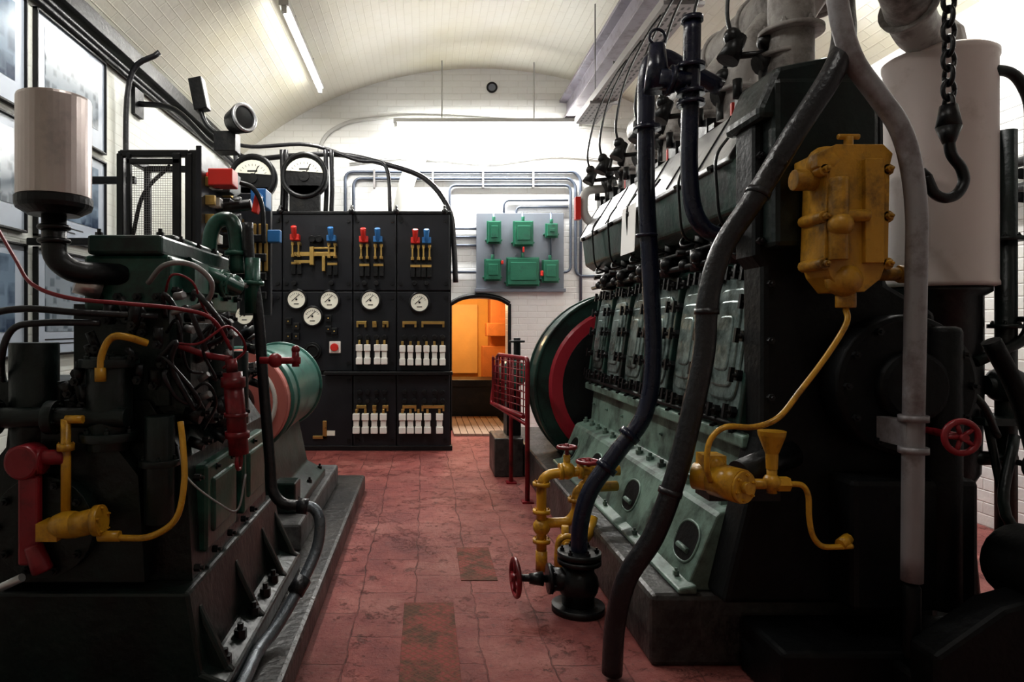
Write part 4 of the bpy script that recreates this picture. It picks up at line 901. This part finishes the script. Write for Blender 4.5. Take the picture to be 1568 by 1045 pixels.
g = Obj('electric_generator', (-.97, 4.1, .26))
body = g('drum', teal, .004)
body.cyl((-.97, 3.58, .86), (-.97, 4.6, .86), .27, seg=44); body.ring((-.97, 3.60, .86), (0, 1, 0), .27, .018, 44); body.ring((-.97, 3.8, .86), (0, 1, 0), .27, .012, 44); body.ring((-.97, 4.58, .86), (0, 1, 0), .27, .018, 44)
g('pink_rim', pink).lathe((-.97, 3.50, .86), (0, 1, 0), [(.21, 0), (.265, 0), (.27, .01), (.27, .08), (.21, .08)], 44)
g('white_rim_band', ceram).ring((-.97, 3.50, .86), (0, 1, 0), .205, .012, 44)
bb = g('end_plate_and_shaft', black, .005); bb.cyl((-.97, 3.52, .86), (-.97, 3.6, .86), .21, seg=36); bb.cyl((-.97, 3.26, .86), (-.97, 3.55, .86), .05); bb.cyl((-.97, 3.44, .86), (-.97, 3.5, .86), .10)
ft = g('feet', dgreen, .008); ft.prism([(-1.25, .26), (-1.25, .30), (-1.15, .36), (-1.1, .65), (-.84, .65), (-.78, .36), (-.66, .30), (-.66, .26)], 3.62, 4.55)
ft.box(-.80, -.68, 3.6, 3.75, .26, .42); bb.cyl((-.97, 3.7, 1.12), (-.97, 3.7, 1.2), .02); bb.ring((-.97, 3.7, 1.22), (1, 0, 0), .03, .008)
for y in (3.7, 4.1, 4.5): bb.bolt((-.69, y, .30), (0, 0, 1), .016, .03)
g.done()

c = Obj('starter_cabinet', (-1.4, 3.7, 1.9)); fr = c('frame', black, .005)
X0, X1, Y0, Y1, Z0, Z1 = -1.60, -1.24, 3.6, 3.95, 1.62, 2.16
for x in (X0, X1):
    for y in (Y0, Y1): fr.box(x - .018, x + .018, y - .018, y + .018, Z0, Z1)
for z in (Z0, Z1):
    fr.box(X0, X1, Y0 - .018, Y0 + .018, z - .018, z + .018); fr.box(X0, X1, Y1 - .018, Y1 + .018, z - .018, z + .018); fr.box(X1 - .018, X1 + .018, Y0, Y1, z - .018, z + .018); fr.box(X0 - .018, X0 + .018, Y0, Y1, z - .018, z + .018)
fr.box(LW, X0, 3.77, 3.80, 1.70, 1.74); fr.box(LW, X0, 3.77, 3.80, 2.04, 2.08)
fr.box(X0 + .04, X1 - .04, Y0 - .03, Y0 - .02, Z1 - .06, Z1 - .03); fr.box(X0 + .04, X0 + .06, Y0 - .03, Y0, Z0, Z1); fr.box(X1 - .08, X1 - .04, Y0 - .03, Y0, Z0, Z1)
fr.tube([(X0 + .06, Y0, 1.72), (X0 + .12, Y0, 1.95), (X1 - .1, Y0, 2.10)], .012, 6)
ms = c('wire_mesh', galv)
for i in range(22): t = X0 + .05 + i * .0125; ms.cyl((t, Y0 - .01, Z0), (t, Y0 - .01, Z1 - .04), .001, seg=4)
for i in range(40): zz = Z0 + .02 + i * .0125; ms.cyl((X0 + .05, Y0 - .01, zz), (X1 - .06, Y0 - .01, zz), .001, seg=4)
pl = c('side_panel', slate, .004); pl.box(-1.20, -1.17, 3.58, 4.35, 1.45, 2.2); pl.box(-1.18, -.98, 4.35, 4.4, 1.32, 2.1)
fr.box(X1, -1.19, Y0 - .01, Y0 + .03, 1.5, 2.18)
r_ = c('red_handles', redb, .006); r_.box(-1.15, -1.02, 3.62, 3.74, 2.0, 2.09); r_.cyl((-1.17, 3.68, 2.05), (-1.04, 3.68, 2.07), .03); r_.obox((-.92, 3.75, 1.92), (.2, 0, 1), (0, 1, 0), (1, 0, -.2), .05, .03, .016)
bl = c('blue_contactor', blueb, .006); bl.box(-1.02, -.93, 4.0, 4.15, 1.95, 2.06); bl.cyl((-.97, 4.0, 2.0), (-.97, 3.96, 2.0), .03); bl.box(-.99, -.91, 4.3, 4.36, 1.78, 1.86)
bc = c('brass_contacts', brass, .002); ct = c('ceramic_insulators', ceram, .004); bp_ = c('black_relays', black, .006)
for i in range(6):
    z = 1.5 + i * .1
    bc.box(-1.17, -1.12, 3.64, 3.67, z, z + .05); bc.box(-1.17, -1.12, 3.95, 4.0, z, z + .03); ct.box(-1.17, -1.11, 3.70, 3.76, z, z + .05); bp_.box(-1.17, -1.09, 3.82, 3.92, z, z + .07); bp_.cyl((-1.17, 4.1, z), (-1.1, 4.1, z), .03, seg=10)
    bc.box(-1.17, -1.13, 4.2, 4.28, z, z + .02)
for i in range(4): bc.box(-1.12 + i * .035, -1.10 + i * .035, 4.32, 4.35, 1.6, 1.9); bp_.box(-1.15, -1.0, 4.3, 4.35, 1.42 + i * .12, 1.47 + i * .12)
bp_.tube([(-1.0, 3.7, 2.03), (-.93, 3.7, 2.0), (-.88, 3.7, 1.9), (-.87, 3.7, 1.7)], .014, 8); bp_.cyl((-1.1, 3.75, 1.9), (-.95, 3.75, 1.92), .03)
c.done()

# ================================================================== lights / world / camera
l = D.lights.new('passage_lamp', 'POINT'); l.energy = 20; l.color = (1, .78, .48); l.shadow_soft_size = .1
lo = D.objects.new('passage_lamp', l); lo.location = (.6, 9.9, 1.62); bpy.context.scene.collection.objects.link(lo)
wd = D.worlds.new('world'); bpy.context.scene.world = wd; wd.use_nodes = True
wd.node_tree.nodes['Background'].inputs[0].default_value = (.8, .85, 1, 1); wd.node_tree.nodes['Background'].inputs[1].default_value = .1
cam = D.cameras.new('camera'); cam.lens = 24; cam.sensor_width = 36; cam.shift_x = .0855; cam.shift_y = -.01435; cam.clip_start = .05
co = D.objects.new('camera', cam); co.location = (0, 0, 1.25); co.rotation_euler = (math.radians(90), 0, 0)
bpy.context.scene.collection.objects.link(co); bpy.context.scene.camera = co
sc = bpy.context.scene
sc.view_settings.view_transform = 'Standard'; sc.view_settings.look = 'None'; sc.view_settings.exposure = 0.65; sc.view_settings.gamma = 0.9
